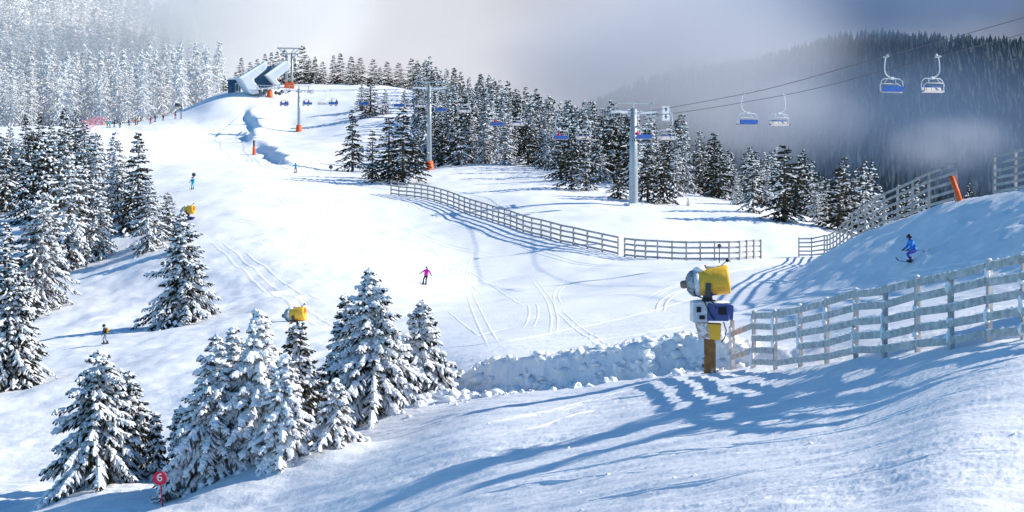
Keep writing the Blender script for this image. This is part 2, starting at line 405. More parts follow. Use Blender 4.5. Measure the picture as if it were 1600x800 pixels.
# a light smoothing along the distance
kern = np.exp(-0.5 * (np.arange(-9, 10) / 3.5) ** 2); kern /= kern.sum()
TAB0 = np.stack([np.convolve(np.pad(r, 9, mode='edge'), kern, mode='valid') for r in TAB0])
UQ = np.arange(-1200, 3201, 5.0)
TAB = pchip(UK, TAB0, UQ)                                                                              # u x d
kern2 = np.exp(-0.5 * (np.arange(-16, 17) / 6.0) ** 2); kern2 /= kern2.sum()
TAB = np.stack([np.convolve(np.pad(c, 16, mode='edge'), kern2, mode='valid') for c in TAB.T], axis=1)

def sm_u(T, sig):
    n = int(sig * 3); k = np.exp(-0.5 * (np.arange(-n, n + 1) / sig) ** 2); k /= k.sum()
    return np.stack([np.convolve(np.pad(c, n, mode='edge'), k, mode='valid') for c in T.T], axis=1)
dd_ = np.exp(LD)
w_ = (sstep(70, 100, dd_) * sstep(330, 240, dd_))[None, :]
TAB = TAB * (1 - w_) + sm_u(TAB, 20.0) * w_

RC = np.array([(30.5, 20, 0.2), (29.5, 40, 0.9), (28.6, 60, 1.0), (27.6, 75, 0.6), (27.0, 85, 0.25), (25.4, 93, -0.45), (26.6, 115, -2.5), (28.6, 133, -4.0), (31, 150, -5.4), (34.4, 175, -6.9), (39, 210, -12)])
BK = np.array([(-6.5, 70, 0.0), (-4.0, 68.8, 0.35), (-2.4, 67.3, 0.75), (-1.2, 66.3, 0.95), (0, 65.5, 1.05), (2.5, 64, 1.1), (4.9, 62.7, 1.15), (7.0, 61.4, 1.2), (7.9, 60.6, 1.0), (9.2, 59.5, 0.45), (11.5, 58, 0.0)])
MOUNDS = []      # (x, y, radius, height): snow heaped round trunks

def ground(x, y, fine=True):
    x = np.atleast_1d(np.asarray(x, float)); y = np.atleast_1d(np.asarray(y, float))
    d = np.maximum(y, 2.0)
    u = np.clip(800 + F * x / d, -1199, 3199)
    iu = (u - UQ[0]) / 5.0; i0 = np.clip(iu.astype(int), 0, len(UQ) - 2); fu = iu - i0
    idd = (np.log(np.clip(d, 2.0, 5999)) - LD[0]) / (LD[1] - LD[0]); j0 = np.clip(idd.astype(int), 0, len(LD) - 2); fd = idd - j0
    z = (TAB[i0, j0] * (1 - fd) + TAB[i0, j0 + 1] * fd) * (1 - fu) + (TAB[i0 + 1, j0] * (1 - fd) + TAB[i0 + 1, j0 + 1] * fd) * fu
    # the spur at the right: a rounded crest, steep to the piste, gentler into the valley
    xc = np.interp(y, RC[:, 1], RC[:, 0]); zc = np.interp(y, RC[:, 1], RC[:, 2])
    s = x - xc
    g = np.where(s < 0, 0.62 * (np.sqrt(s * s + 1.2) - 1.095), 0.30 * (np.sqrt(s * s + 4) - 2))
    zr = zc - g + 0.25 * fbm(x * 0.5, y * 0.35, 5, 3) * sstep(0, -4, s)
    on = sstep(10, 25, y) * sstep(215, 185, y)
    k = 0.9
    hmx = np.clip(0.5 + 0.5 * (zr - z) / k, 0, 1)
    zm = z * (1 - hmx) + zr * hmx + k * hmx * (1 - hmx)
    z = z + on * (zm - z)
    # ploughed bank along the edge of the piste
    yb = np.interp(x, BK[:, 0], BK[:, 1]); hb = np.interp(x, BK[:, 0], BK[:, 2], left=0, right=0)
    sb = y - yb
    sb = sb + (0.5 * vnoise(x * 0.6, y * 0.3, 31) + 0.30 * fbm(x * 1.5, y * 0.9, 32, 4)) * sstep(2.5, 0.8, sb)
    z = z + hb * (1 + 0.25 * vnoise(x * 1.7, x * 0 + 3, 33) * np.exp(-np.maximum(sb, 0) / 0.8)) * sstep(-0.2, 0.6, sb) * np.where(sb > 1, np.exp(-np.maximum(sb - 1, 0) / 14.0), 1)
    z = z - 0.30 * np.minimum(hb, 1) * np.exp(-((sb + 0.7) / 0.75) ** 2)
    # dug snow walls below the top station, facing left into their own shade
    for (x0, y0, x1, y1, h, w) in ((-72.5, 440, -62, 388, 2.5, 7.0), (-62, 392, -43, 312, 1.9, 6.0)):
        t = np.clip((y - y0) / (y1 - y0), 0, 1); xl = x0 + (x1 - x0) * t + 3.2 * vnoise(y * 0.09, y * 0, 41) + 1.5 * fbm(x * 0.2, y * 0.2, 42, 3)
        ss = x - xl
        fade = sstep(y1 - 4, y1 + 26, y) * sstep(y0 + 10, y0 - 16, y)
        z = z + fade * h * (sstep(-0.6, 2.2, ss) - 1) * sstep(-w * 3.5, -w * 0.6, ss) 
    for (mx, my, mr, mh) in MOUNDS:
        r2 = ((x - mx) ** 2 + (y - my) ** 2) / (mr * mr)
        z = z + mh * np.exp(-r2)
    if fine:
        near = sstep(130, 45, y)
        # wind-blown, skied-up crust: stretched down the fall line, towards the left
        ca, sa = math.cos(R(-28)), math.sin(R(-28)); xa = x * ca + y * sa; ya = -x * sa + y * ca
        offp = sstep(-3, -9, x) * sstep(230, 150, y) * sstep(30, 60, y)
        z = z + near * (0.10 * fbm(xa * 0.22, ya * 0.8, 11, 4) + 0.05 * fbm(xa * 1.1, ya * 3.0, 12, 4))
        rough = sstep(0.02, 0.28, fbm(xa * 0.10 + 5, ya * 0.25, 13, 3)) * near
        z = z + (0.15 * near + rough) * 0.030 * fbm(xa * 2.3, ya * 4.8, 15, 4, 0.6)
        z = z + offp * 0.35 * fbm(x * 0.22, y * 0.2, 16, 4)
        z = z + sstep(40, 150, y) * sstep(560, 300, y) * 0.8 * fbm(x * 0.06, y * 0.035, 17, 4)
        z = z + sstep(300, 380, y) * sstep(560, 480, y) * 0.8 * fbm(x * 0.07, y * 0.07, 18, 3)
        # broken blocks on the face of the ploughed bank
        face = np.where(hb > 0.05, sstep(-0.9, 0.1, sb) * sstep(3.0, 1.2, sb), 0) * np.minimum(hb, 1)
        z = z + face * (0.22 * fbm(x * 0.9, y * 0.9, 21, 3) + 0.10 * fbm(x * 3.0, y * 3.0, 22, 3))
        far = sstep(560, 640, y)
        z = z + far * (6 * fbm(x * 0.012, y * 0.012, 25, 4))
    return z
def gz(x, y): return float(ground(x, y)[0])
def P(u, d, h=0.0):
    x = (u - 800) / F * d
    return Vector((x, d, gz(x, d) + h))
def at_row(u, y, dmin=15.0, dmax=900.0):
    """the distance at which the ground along bearing u first shows at picture row y"""
    d = np.geomspace(dmin, dmax, 4000); x = (u - 800) / F * d
    rows = HY - ground(x, d) * F / d
    best = np.minimum.accumulate(rows)
    k = np.nonzero(rows <= y)[0]
    return float(d[k[0]]) if len(k) else float(d[np.argmin(rows)])
def PR(u, y, dmin=15.0, dmax=900.0):
    return P(u, at_row(u, y, dmin, dmax))
NCOL, NROW = 820, 1000
for (u, d, r, h) in ((150, 63, 2.2, 0.35), (205, 66, 1.5, 0.3), (330, 57.5, 2.2, 0.2), (412, 58, 2.4, 0.3), (480, 58, 2.0, 0.35), (530, 57, 1.3, 0.3), (590, 64.5, 2.2, 0.4), (660, 66, 1.8, 0.6), (291, 134, 3.5, 0.4)):
    MOUNDS.append(((u - 800) / F * d, d, r, h))
def grid_mesh(name, ang, dist, mats):
    A, D = np.meshgrid(ang, dist)          # rows are distances
    X = np.tan(A) * D; Y = D
    Z = ground(X.ravel(), Y.ravel()).reshape(X.shape)
    V = np.stack([X, Y, Z], -1).reshape(-1, 3)
    r, c = X.shape
    i = np.arange(r * c).reshape(r, c)
    Q = np.stack([i[:-1, :-1], i[:-1, 1:], i[1:, 1:], i[1:, :-1]], -1).reshape(-1, 4)
    return mesh_np(name, V, quads=Q, mats=mats, smooth=True)
hf = math.atan(800 / F) + 0.02
ang = np.concatenate([np.linspace(-R(24), -hf, 40, endpoint=False), np.linspace(-hf, hf, NCOL), np.linspace(hf, R(40), 80)[1:]])
def dist_rows(lo, hi, n): return np.geomspace(lo, hi, n)
near = np.concatenate([dist_rows(2.2, 16, 40)[:-1], dist_rows(16, 57, int(NROW * 0.36))[:-1], np.linspace(57, 70.5, 190)[:-1], dist_rows(70.5, 110, int(NROW * 0.12))[:-1], dist_rows(110, 565, int(NROW * 0.45))])
o = obj('snow_slope', grid_mesh('snow_slope', ang, near, [M_SNOW])); o['kind'] = 'structure'
M_HILLSNOW = mat('hillside_snow', (0.80, 0.81, 0.83), 0.7, noise=0.02, noise_amt=0.08)
M_HILLFOREST = mat('dark_hillside', (0.06, 0.075, 0.085), 0.9, noise=0.03, noise_amt=0.5, snow=(0.02, 0.25))
angl = np.linspace(-R(24), math.atan((560 - 800) / F), 120)
angr = np.linspace(math.atan((560 - 800) / F), R(40), 200)
farr = dist_rows(565, 6000, 160)
o = obj('snowy_mountainside', grid_mesh('snowy_mountainside', angl, farr, [M_HILLSNOW])); o['kind'] = 'structure'
o = obj('forested_mountainside', grid_mesh('forested_mountainside', angr, farr, [M_HILLFOREST])); o['kind'] = 'structure'
# ------------------------------------------------------------------ spruces
def spruce_arrays(seed, H, Rb, detail, snow, hang=0.35, lean=0.0, gap=0.0, nsnow=1.0, pad=1.0):
    """boughs in whorls; every twig is a crossed pair of needle sprays, with rounded loads of snow lying on twigs and boughs.
    detail: spacing of twigs in metres. Returns needle (V, quads) and snow (V, quads, tris)"""
    rg = np.random.default_rng(seed)
    wsp = max(0.22, detail * 1.35)
    ph1, ph2, ph3 = rg.uniform(0, 6.28, 3)
    nv_, ns_ = [], []      # needle kites: base, left, tip, right ; snow lumps: centre line a->b, radius
    z = 0.10 * H * 0.35
    sprays = []            # a, b, width
    lumps = []             # a, b, radius
    while z < H * 0.985:
        t = z / H
        L0 = Rb * (1 - t) ** 0.95 * (1.0 + 0.10 * math.sin(t * 9 + seed)) + 0.035 * Rb
        n = int(rg.integers(5, 8)) if t < 0.9 else 4
        a0 = rg.uniform(0, 6.28)
        for k in range(n):
            if rg.random() < gap * (0.4 + t): continue
            az = a0 + 6.283 * k / n + rg.uniform(-0.3, 0.3)
            L = L0 * rg.uniform(0.72, 1.14)
            L *= 1 + 0.16 * math.sin(az * 2 + ph1 + 3.0 * t) + 0.12 * math.sin(az * 3 + ph2 - 7 * t) + 0.10 * math.sin(13 * t + ph3)
            if rg.random() < 0.07: L *= 1.25
            el = (0.75 * t - 0.30 - 0.10 * rg.random() - hang * 0.35 * (1 - t))
            zz = z + rg.uniform(-0.5, 0.5) * wsp
            dh = np.array([math.cos(az), math.sin(az), 0.0]); sd = np.array([-math.sin(az), math.cos(az), 0.0])
            droop = hang * L * rg.uniform(0.7, 1.2) * (1 - 0.6 * t)
            def sp(s): return np.array([0, 0, zz]) + dh * (L * s) + np.array([0, 0, 1.0]) * (L * s * math.tan(el) - droop * s * s + 0.16 * L * max(0, s - 0.75) * 2)
            nt = max(2, int(L / detail))
            prev = sp(0.0)
            for q in range(1, nt + 1):
                s = q / nt
                p = sp(s)
                w = (0.10 + 0.30 * detail) * (1.15 - 0.4 * s)
                sprays.append((prev, p + (p - prev) * 0.35, w))
                if rg.random() < snow and s > 0.12:
                    r = (0.045 + 0.20 * detail) * rg.uniform(0.65, 1.3) * (1.25 - 0.5 * s) * nsnow
                    r *= pad
                    lumps.append((prev - (p - prev) * 0.25 + np.array([0, 0, r * 0.6]), p + (p - prev) * 0.2 + np.array([0, 0, r * 0.4]), r))
                d = (p - prev) / (np.linalg.norm(p - prev) + 1e-6)
                tl = (0.50 * L * (1 - s) + 0.16 + 0.35 * detail) * (0.55 + 0.45 * min(1, s * 3))
                tl = min(tl, 0.85)
                for side in (-1, 1):
                    l = tl * rg.uniform(0.7, 1.15)
                    dr = d * rg.uniform(0.45, 0.9) + sd * side * rg.uniform(0.6, 1.0) + np.array([0, 0, -1]) * rg.uniform(0.15, 0.55 + hang)
                    dr /= np.linalg.norm(dr)
                    b = p + dr * l
                    sprays.append((p, b, (0.07 + 0.30 * detail) * rg.uniform(0.8, 1.2)))
                    if rg.random() < snow * 0.85:
                        r = (0.03 + 0.16 * detail) * rg.uniform(0.6, 1.25) * nsnow
                        f0, f1 = rg.uniform(0.05, 0.3), rg.uniform(0.65, 1.0)
                        up = np.array([0, 0, r * 0.75])
                        lumps.append((p + dr * l * f0 + up, p + dr * l * f1 + up * 0.7, r))
                prev = p
        z += wsp * rg.uniform(0.75, 1.25) * (1.0 if t < 0.8 else 0.8)
    # leader
    sprays.append((np.array([0, 0, H * 0.94]), np.array([0, 0, H]), 0.10 + 0.1 * detail))
    lumps.append((np.array([0, 0, H * 0.955]), np.array([0, 0, H * 0.99]), 0.05 + 0.1 * detail))
    A = np.array([s[0] for s in sprays]); B = np.array([s[1] for s in sprays]); W = np.array([s[2] for s in sprays])[:, None]
    D = B - A; D /= np.linalg.norm(D, axis=1, keepdims=True) + 1e-9
    S = np.cross(D, np.array([0, 0, 1.0]) + rg.normal(0, 0.25, D.shape)); S /= np.linalg.norm(S, axis=1, keepdims=True) + 1e-9
    U = np.cross(S, D)
    Mid = A * 0.45 + B * 0.55
    NV = []; 
    for ax, ww in ((S, 1.0), (U, 0.85)):
        NV.append(np.stack([A, Mid + ax * W * 0.5 * ww, B, Mid - ax * W * 0.5 * ww], 1))
    NV = np.concatenate(NV).reshape(-1, 3); NQ = np.arange(len(NV)).reshape(-1, 4)
    A = np.array([s[0] for s in lumps]); B = np.array([s[1] for s in lumps]); r = np.array([s[2] for s in lumps])[:, None]
    D = B - A; ln = np.linalg.norm(D, axis=1, keepdims=True); D /= ln + 1e-9
    S = np.cross(D, np.array([0, 0, 1.0])); S /= np.linalg.norm(S, axis=1, keepdims=True) + 1e-9
    U = np.cross(S, D)
    n = 5
    rings = []
    for f, q in ((0.12, 0.75), (0.62, 1.0)):
        c = A + (B - A) * f
        for i in range(n):
            a = 6.2832 * i / n + 0.3
            jit = rg.uniform(0.75, 1.25, (len(A), 1))
            rings.append(c + (S * math.cos(a) * 1.05 + U * (math.sin(a) * 0.8)) * r * q * jit)
    tipA = A - D * r * 0.45; tipB = B + D * r * 0.5
    SV = np.stack(rings + [tipA, tipB], 1)          # per lump 12 verts
    m = len(A); base = (np.arange(m) * 12)[:, None]
    q = []; tr = []
    for i in range(n):
        j = (i + 1) % n
        q.append(base + np.array([i, j, n + j, n + i])); tr.append(base + np.array([10, j, i])); tr.append(base + np.array([11, n + i, n + j]))
    SQ = np.stack(q, 1).reshape(-1, 4); ST = np.stack(tr, 1).reshape(-1, 3)
    SV = SV.reshape(-1, 3)
    for VV in (NV, SV):
        VV[:, 0] += lean * VV[:, 2]
    return NV, NQ, SV, SQ, ST

def trunk_mesh(name, H, r0, lean=0.0):
    b = MB()
    b.tube([(lean * z, 0, z) for z in (-1.0, 0.0, H * 0.3, H * 0.65, H * 0.97)], [r0 * 1.25, r0, r0 * 0.75, r0 * 0.42, 0.012], n=7)
    return b.mesh(name, [M_BARK])

class Proto:
    def __init__(s, seed, H, Rb, detail, snow, needle, hang=0.35, lean=0.0, gap=0.0, nsnow=1.0, pad=1.0):
        NV, NQ, SV, SQ, ST = spruce_arrays(seed, H, Rb, detail, snow, hang, lean, gap, nsnow, pad)
        s.H, s.R = H, Rb
        s.trunk = trunk_mesh('trunk', H, 0.018 * H + 0.02, lean)
        # one mesh with everything, for trees too far off to show their parts
        V = np.concatenate([NV, SV]); o = len(NV)
        s.crown = s.whole = mesh_np('crown', V, quads=np.concatenate([NQ, SQ + o]), tris=ST + o, mats=[needle, M_TREESNOW],
                          qm=np.concatenate([np.zeros(len(NQ), int), np.ones(len(SQ), int)]), tm=np.ones(len(ST), int), smooth=False)

def plant(proto, loc, H, label, Rs=None, rot=None, group=None, name='spruce_tree', parts=True, tilt=0.0):
    k = H / proto.H
    kr = (Rs / proto.R) if Rs else k
    rot = random.uniform(0, 6.28) if rot is None else rot
    if not parts:
        t = thing(name, label, 'tree', loc, rot, group, proto.whole); t.scale = (kr, kr, k); return t
    t = thing(name, label, 'tree', loc, rot, group)
    t.scale = (kr, kr, k)
    if tilt: t.rotation_euler[1] = tilt
    obj('trunk', proto.trunk, t); obj('crown', proto.crown, t)
    return t

# near the camera: every tree its own growth
def near_tree(u, y, top, half, label, d=None, needle=None, snow=0.7, hang=0.4, seed=0, nsnow=1.0, gap=0.05, lean=None, name='spruce_tree'):
    """u, base row and top row say how tall the tree stands at its distance; half: half width of its skirt in picture columns"""
    dd = d if d else at_row(u, y)
    g = P(u, dd)
    H = (HY - top) * dd / F - g.z + 0.15; Rb = half * dd / F * 1.2
    lean = ((seed * 37) % 11 - 5) * 0.009 if lean is None else lean
    p = Proto(seed, H, Rb, max(0.115, 0.00185 * dd), min(1, snow * 1.12), needle or M_NEEDLE, hang, lean, gap, nsnow * 1.1, 1.5)
    return plant(p, g + Vector((0, 0, -0.15)), H, label, rot=0.0, name=name)

near_tree(150, 765, 545, 92, 'snow-laden spruce leaning slightly left, nearest the number 6 piste marker on its left', d=64, seed=101, snow=0.74, hang=0.55, nsnow=1.1)
near_tree(208, 735, 578, 52, 'narrow darker spruce against the right side of the snow-laden one by the piste marker', d=66.5, seed=102, snow=0.42, hang=0.4)
near_tree(243, 722, 645, 22, 'tiny young spruce standing in the gap behind the number 6 piste marker', d=65, seed=103, snow=0.5)
near_tree(330, 785, 528, 78, 'frosted grey spruce at the left end of the front clump, beside the piste marker', d=58, seed=104, snow=0.8, needle=M_NEEDLE_FROST, hang=0.55, nsnow=1.1)
near_tree(412, 770, 488, 84, 'thickly snow-plastered white spruce, the tallest of the front clump', d=58.5, seed=105, snow=0.95, needle=M_NEEDLE_FROST, hang=0.6, nsnow=1.5, gap=0.0)
near_tree(374, 780, 512, 58, 'white spruce squeezed between the grey and the tallest tree of the front clump', d=59.5, seed=121, snow=0.85, needle=M_NEEDLE_FROST, hang=0.55, nsnow=1.3)
near_tree(446, 775, 560, 56, 'low snow-heaped spruce before the brownish thin-topped one of the front clump', d=56.8, seed=122, snow=0.9, needle=M_NEEDLE_FROST, hang=0.55, nsnow=1.3)
near_tree(462, 742, 497, 58, 'brownish thin-topped spruce at the back of the front clump, under a yellow snow cannon', d=61, seed=106, snow=0.42, needle=M_NEEDLE_BROWN, hang=0.35, gap=0.15)
near_tree(520, 735, 592, 52, 'short bushy snow-dusted spruce at the right end of the front clump', d=57.5, seed=107, snow=0.72, needle=M_NEEDLE_FROST, hang=0.5)
near_tree(284, 735, 632, 30, 'small bluish spruce tucked into the left edge of the front clump', d=61, seed=108, snow=0.6, hang=0.4)
near_tree(262, 800, 742, 34, 'low frosted spruce sapling half buried right behind the number 6 piste marker', d=57.5, seed=109, snow=0.55, needle=M_NEEDLE_FROST, hang=0.2)
near_tree(588, 676, 422, 84, 'tall pointed spruce with white snow cushions, tallest of the trio beside the snow bank', d=65, seed=110, snow=0.82, hang=0.5, nsnow=1.25)
near_tree(541, 645, 457, 52, 'slim blue-shaded spruce, left one of the trio beside the ploughed snow bank', d=67.5, seed=111, snow=0.6, hang=0.4)
near_tree(657, 652, 468, 58, 'snow-crusted spruce on the right of the trio, touching the ploughed snow bank', d=66.5, seed=112, snow=0.74, hang=0.45, nsnow=1.2)
near_tree(290, 503, 332, 60, 'lone dark spruce throwing a long blue shadow on open snow below a snow cannon', seed=113, snow=0.45, hang=0.35, nsnow=1.2)
near_tree(20, 606, 415, 66, 'broad dark spruce cut by the picture edge, lowest of the left edge group', seed=114, snow=0.42, hang=0.45, nsnow=1.2)
near_tree(62, 484, 300, 62, 'wide frosted spruce with brown needles behind the broad dark spruce at the left edge', seed=115, snow=0.55, needle=M_NEEDLE_FROST, hang=0.4)

# middle distance, left of the piste: copies of a few growths, each turned and sized for itself
MIDP = [Proto(200 + i, 9.0, 2.7, 0.34, sn, nd, hg, gap=0.06, nsnow=1.25) for i, (sn, nd, hg) in enumerate(
    ((0.40, M_NEEDLE, 0.35), (0.58, M_NEEDLE_FROST, 0.45), (0.25, M_NEEDLE, 0.3), (0.66, M_NEEDLE_FROST, 0.5), (0.40, M_NEEDLE_BROWN, 0.4)))]
def mid_tree(u, y, top, label, k, half=None, d=None, group=None, parts=True, pr=MIDP):
    dd = d if d else at_row(u, y)
    H = (HY - top) * dd / F - gz((u - 800) / F * dd, dd) + 0.2
    p = pr[k % len(pr)]
    kr = (half * dd / F * 1.2) if half else p.R * H / p.H
    return plant(p, P(u, dd, -0.2), H, label, Rs=kr, group=group, parts=parts)
MID = [
 (8, 500, 345, 0, 50, 'shaded bluish spruce cut by the left picture edge above the broad dark spruce'),
 (108, 420, 238, 1, 52, 'tall whitish spruce in the middle of the left wood, its skirt ending on open snow'),
 (157, 402, 290, 3, 34, 'slender snow-draped spruce with hanging white boughs at the front of the left wood'),
 (70, 410, 215, 0, 46, 'tall dark-cored spruce behind the wide frosted spruce in the left wood'),
 (216, 358, 208, 2, 40, 'dark pointed spruce standing a head above its neighbours beside the piste'),
 (184, 362, 245, 3, 38, 'pale snow-covered spruce just left of the dark pointed spruce by the piste'),
 (233, 392, 278, 1, 34, 'bushy frosted spruce in front of the dark pointed spruce, twin tips'),
 (262, 372, 300, 4, 30, 'small brownish frosted spruce nearest the piste edge, beside a yellow snow cannon'),
 (150, 345, 205, 1, 40, 'broad frosted spruce near the top of the left wood'),
 (102, 335, 192, 4, 40, 'tall snow-streaked spruce below the row of dark green spruces'),
 (180, 310, 205, 3, 30, 'pale spruce at the upper right corner of the left wood, next to the pink net'),
 (52, 345, 205, 2, 42, 'dark spruce deep inside the left wood between paler neighbours'),
 (5, 330, 210, 0, 40, 'spruce with snow-tipped boughs against the left picture edge, upper half'),
 (132, 262, 188, 0, 26, 'spruce with white-tipped boughs just below the pink safety net'),
 (40, 262, 178, 2, 19, 'dark green spruce rising against the white forest, third from the left edge in its row'),
 (62, 258, 176, 2, 16, 'almost black slender spruce in the upper dark row, with a twin on its right'),
 (80, 262, 187, 2, 17, 'short dark spruce in the upper dark row between two taller ones'),
 (100, 262, 168, 2, 20, 'tallest dark spruce of the upper dark row, left of the pink net'),
 (118, 262, 172, 2, 18, 'dark spruce at the right end of the upper dark row, closest to the pink net'),
 (16, 268, 196, 0, 20, 'small spruce in the upper dark row near the left picture edge'),
 (-8, 268, 185, 0, 22, 'spruce half outside the left picture edge at the level of the upper dark row'),
 (130, 368, 248, 0, 36, 'mixed dark and white spruce between the tall whitish and the slender snow-draped ones'),
 (85, 300, 200, 1, 30, 'frosted spruce right under the tallest dark spruce of the upper row'),
 (30, 305, 215, 3, 30, 'whitish spruce below the small dark spruces at the upper left picture edge'),
 (284, 392, 335, 3, 24, 'little snow-tipped spruce at the base of the small brownish one by the piste'),
]
for u, y, top, k, half, lab in MID: mid_tree(u, y, top, lab, k, half)
# ------------------------------------------------------------------ spruces on and round the hill
HILLP = [Proto(300 + i, 10.0, rb, 0.5, sn, nd, hg, gap=0.05, nsnow=1.0) for i, (rb, sn, nd, hg) in enumerate(
    ((2.6, 0.17, M_NEEDLE, 0.3), (2.3, 0.34, M_NEEDLE, 0.35), (2.7, 0.45, M_NEEDLE_FROST, 0.4), (2.2, 0.11, M_NEEDLE, 0.3), (2.4, 0.6, M_NEEDLE_FROST, 0.45)))]
def hill_tree(u, y, top, k, half, label, d=None, group=None, parts=True):
    return mid_tree(u, y, top, label, k, half, d, group, parts, pr=HILLP)
for u, y, top, k, half, lab in [
 (551, 268, 172, 0, 25, 'spruce with a bent crown at the left end of the clump above the long fence'),
 (582, 280, 203, 3, 19, 'small blue-shaded spruce second in the dark clump above the long wooden fence'),
 (608, 284, 182, 3, 30, 'dark shaded spruce in the thick of the clump above the long wooden fence'),
 (630, 287, 170, 0, 40, 'large sunlit spruce right at the upper end of the long wooden fence'),
 (650, 278, 205, 1, 20, 'lesser spruce between the large sunlit spruce and the lift tower with the red foot'),
 (579, 182, 124, 3, 20, 'tall spruce of the small group standing on the bare white hilltop'),
 (565, 172, 133, 0, 12, 'thin spruce left of the tall one in the group on the bare hilltop'),
 (602, 178, 140, 4, 12, 'pale snowy spruce right of the tall one in the group on the bare hilltop'),
 (632, 170, 140, 1, 10, 'small lone spruce on the bare hilltop just left of the lift cable'),
 (690, 259, 186, 0, 24, 'spruce with white boughs immediately right of the lift tower with the red foot'),
 (716, 258, 163, 1, 24, 'high snow-streaked spruce second from the lift tower with the red foot'),
 (758, 256, 196, 2, 18, 'pale spruce at the lower wood edge under the rider in red and blue'),
 (790, 257, 182, 4, 22, 'whitish spruce at the lower wood edge right of the rider in red and blue'),
 (825, 258, 190, 0, 21, 'dark spruce with snow paws at the lower wood edge, last before the step down'),
 (738, 255, 190, 2, 18, 'grey frosted spruce at the lower wood edge left of the rider in red and blue'),
 (876, 282, 205, 3, 22, 'blue-shaded spruce on the left of the dense group below the rider in red'),
 (893, 296, 200, 0, 24, 'darkest spruce of the dense group below the rider in red'),
 (916, 298, 212, 1, 24, 'sunlit spruce in front of the darkest one, at its right'),
 (938, 285, 222, 2, 17, 'pale frosted spruce behind the dense group, left of the great lift tower'),
 (966, 310, 244, 3, 20, 'shaded bluish spruce touching the left side of the great lift tower'),
 (1012, 316, 226, 0, 26, 'dark spruce touching the right side of the great lift tower'),
 (1038, 318, 215, 0, 26, 'brownish sunlit spruce second to the right of the great lift tower'),
 (1056, 308, 224, 2, 18, 'frosted spruce behind the two dark ones right of the great lift tower'),
 (1092, 300, 222, 1, 24, 'narrow-topped spruce right of the lift tower, under the lowest empty chair'),
 (1124, 304, 226, 0, 25, 'round-based spruce in the row right of the lift tower, a gap of snow before it'),
 (1176, 332, 240, 1, 27, 'spruce left of the tallest dark one in the far right row'),
 (1226, 346, 226, 3, 37, 'tallest dark pointed spruce of the far right row, clear against the misty slope'),
 (1311, 360, 262, 3, 38, 'broad double-topped dark spruce just left of the rising wooden fence'),
 (1360, 352, 280, 0, 20, 'slim dark spruce behind the rising wooden fence'),
 (1276, 348, 300, 4, 16, 'small frosted spruce between the tallest dark spruce and the double-topped one'),
 (1200, 318, 268, 2, 14, 'low frosted spruce peeping out left behind the tallest dark spruce'),
 (1151, 320, 270, 4, 14, 'low white spruce in the gap left of the far right row'),
 (1075, 322, 309, 1, 4, 'tiny seedling spruce poking out of the open snow near the lift tower'),
]: hill_tree(u, y, top, k, half, lab)
# small spruce in the notch between the two right-hand fences, rooted behind the crest
hill_tree(1514, 330, 288, 0, 12, 'tiny dark spruce top in the gap between the two wooden fences', d=118)

# skyline row behind the station and the hilltop
rs = random.Random(5)
for i, (u, top, half) in enumerate([(351, 118, 6), (358, 122, 6), (368, 112, 7), (377, 90, 9), (391, 97, 9), (402, 92, 9), (414, 84, 10), (424, 81, 9), (433, 80, 10), (444, 78, 10), (459, 88, 10), (473, 71, 13), (483, 92, 10), (492, 89, 11), (504, 96, 10), (521, 86, 9), (532, 83, 11), (549, 88, 12), (563, 90, 12), (583, 92, 11), (594, 104, 8), (605, 96, 11), (623, 98, 12), (643, 91, 12), (652, 95, 12), (668, 108, 9), (676, 112, 10)]):
    dd = 493 + rs.uniform(-4, 14) if u > 450 else 486 + rs.uniform(-3, 6)
    base = HY - gz((u - 800) / F * dd, dd) * F / dd
    hill_tree(u, base, top, rs.choice((0, 3, 3, 3)) if u < 480 else rs.choice((0, 3, 3, 1)), half * 1.15,
              'dark spruce in the skyline row behind the hilltop, a little snow on its boughs', d=dd, group='spruces along the skyline of the hilltop', parts=False)
# the snow-flecked wood that covers the right flank of the hill
pts = []
tries = 0
while len(pts) < 250 and tries < 60000:
    tries += 1
    d = rs.uniform(222, 470); u = rs.uniform(655, 1140)
    x = (u - 800) / F * d
    lo = np.interp(u, [655, 690, 830, 850, 905, 950, 990, 1060, 1100, 1140], [330, 312, 308, 290, 262, 258, 240, 245, 250, 256])
    hi = np.interp(u, [655, 750, 900, 1050, 1140], [470, 455, 375, 300, 275])
    if not lo < d < hi: continue
    if any((x - a) ** 2 + (d - b) ** 2 < 4.3 ** 2 for a, b in pts): continue
    pts.append((x, d))
pts.sort(key=lambda q: q[1])
wood = []
for i, (x, d) in enumerate(pts):
    H = rs.uniform(7.5, 13.0)
    k = rs.choice((0, 1, 1, 2, 2, 4, 4, 3)); p = HILLP[k]
    if i >= 122:
        wood.append((k, (x, d, gz(x, d) - 0.3), H, rs.uniform(0, 6.28))); continue
    plant(p, Vector((x, d, gz(x, d) - 0.3)), H, 'snow-flecked spruce in the dense wood covering the right flank of the hill', Rs=p.R * H / p.H * rs.uniform(0.85, 1.1),
          rot=rs.uniform(0, 6.28), group='spruces of the wood on the right flank of the hill', parts=False)
_qx = np.linspace(20, 260, 121); _qy = np.linspace(220, 770, 221)
_qz = ground(np.repeat(_qx, 221), np.tile(_qy, 121)).reshape(121, 221)
def quick(x, y): return float(_qz[min(120, max(0, round((x - 20) / 2))), min(220, max(0, round((y - 220) / 2.5)))])
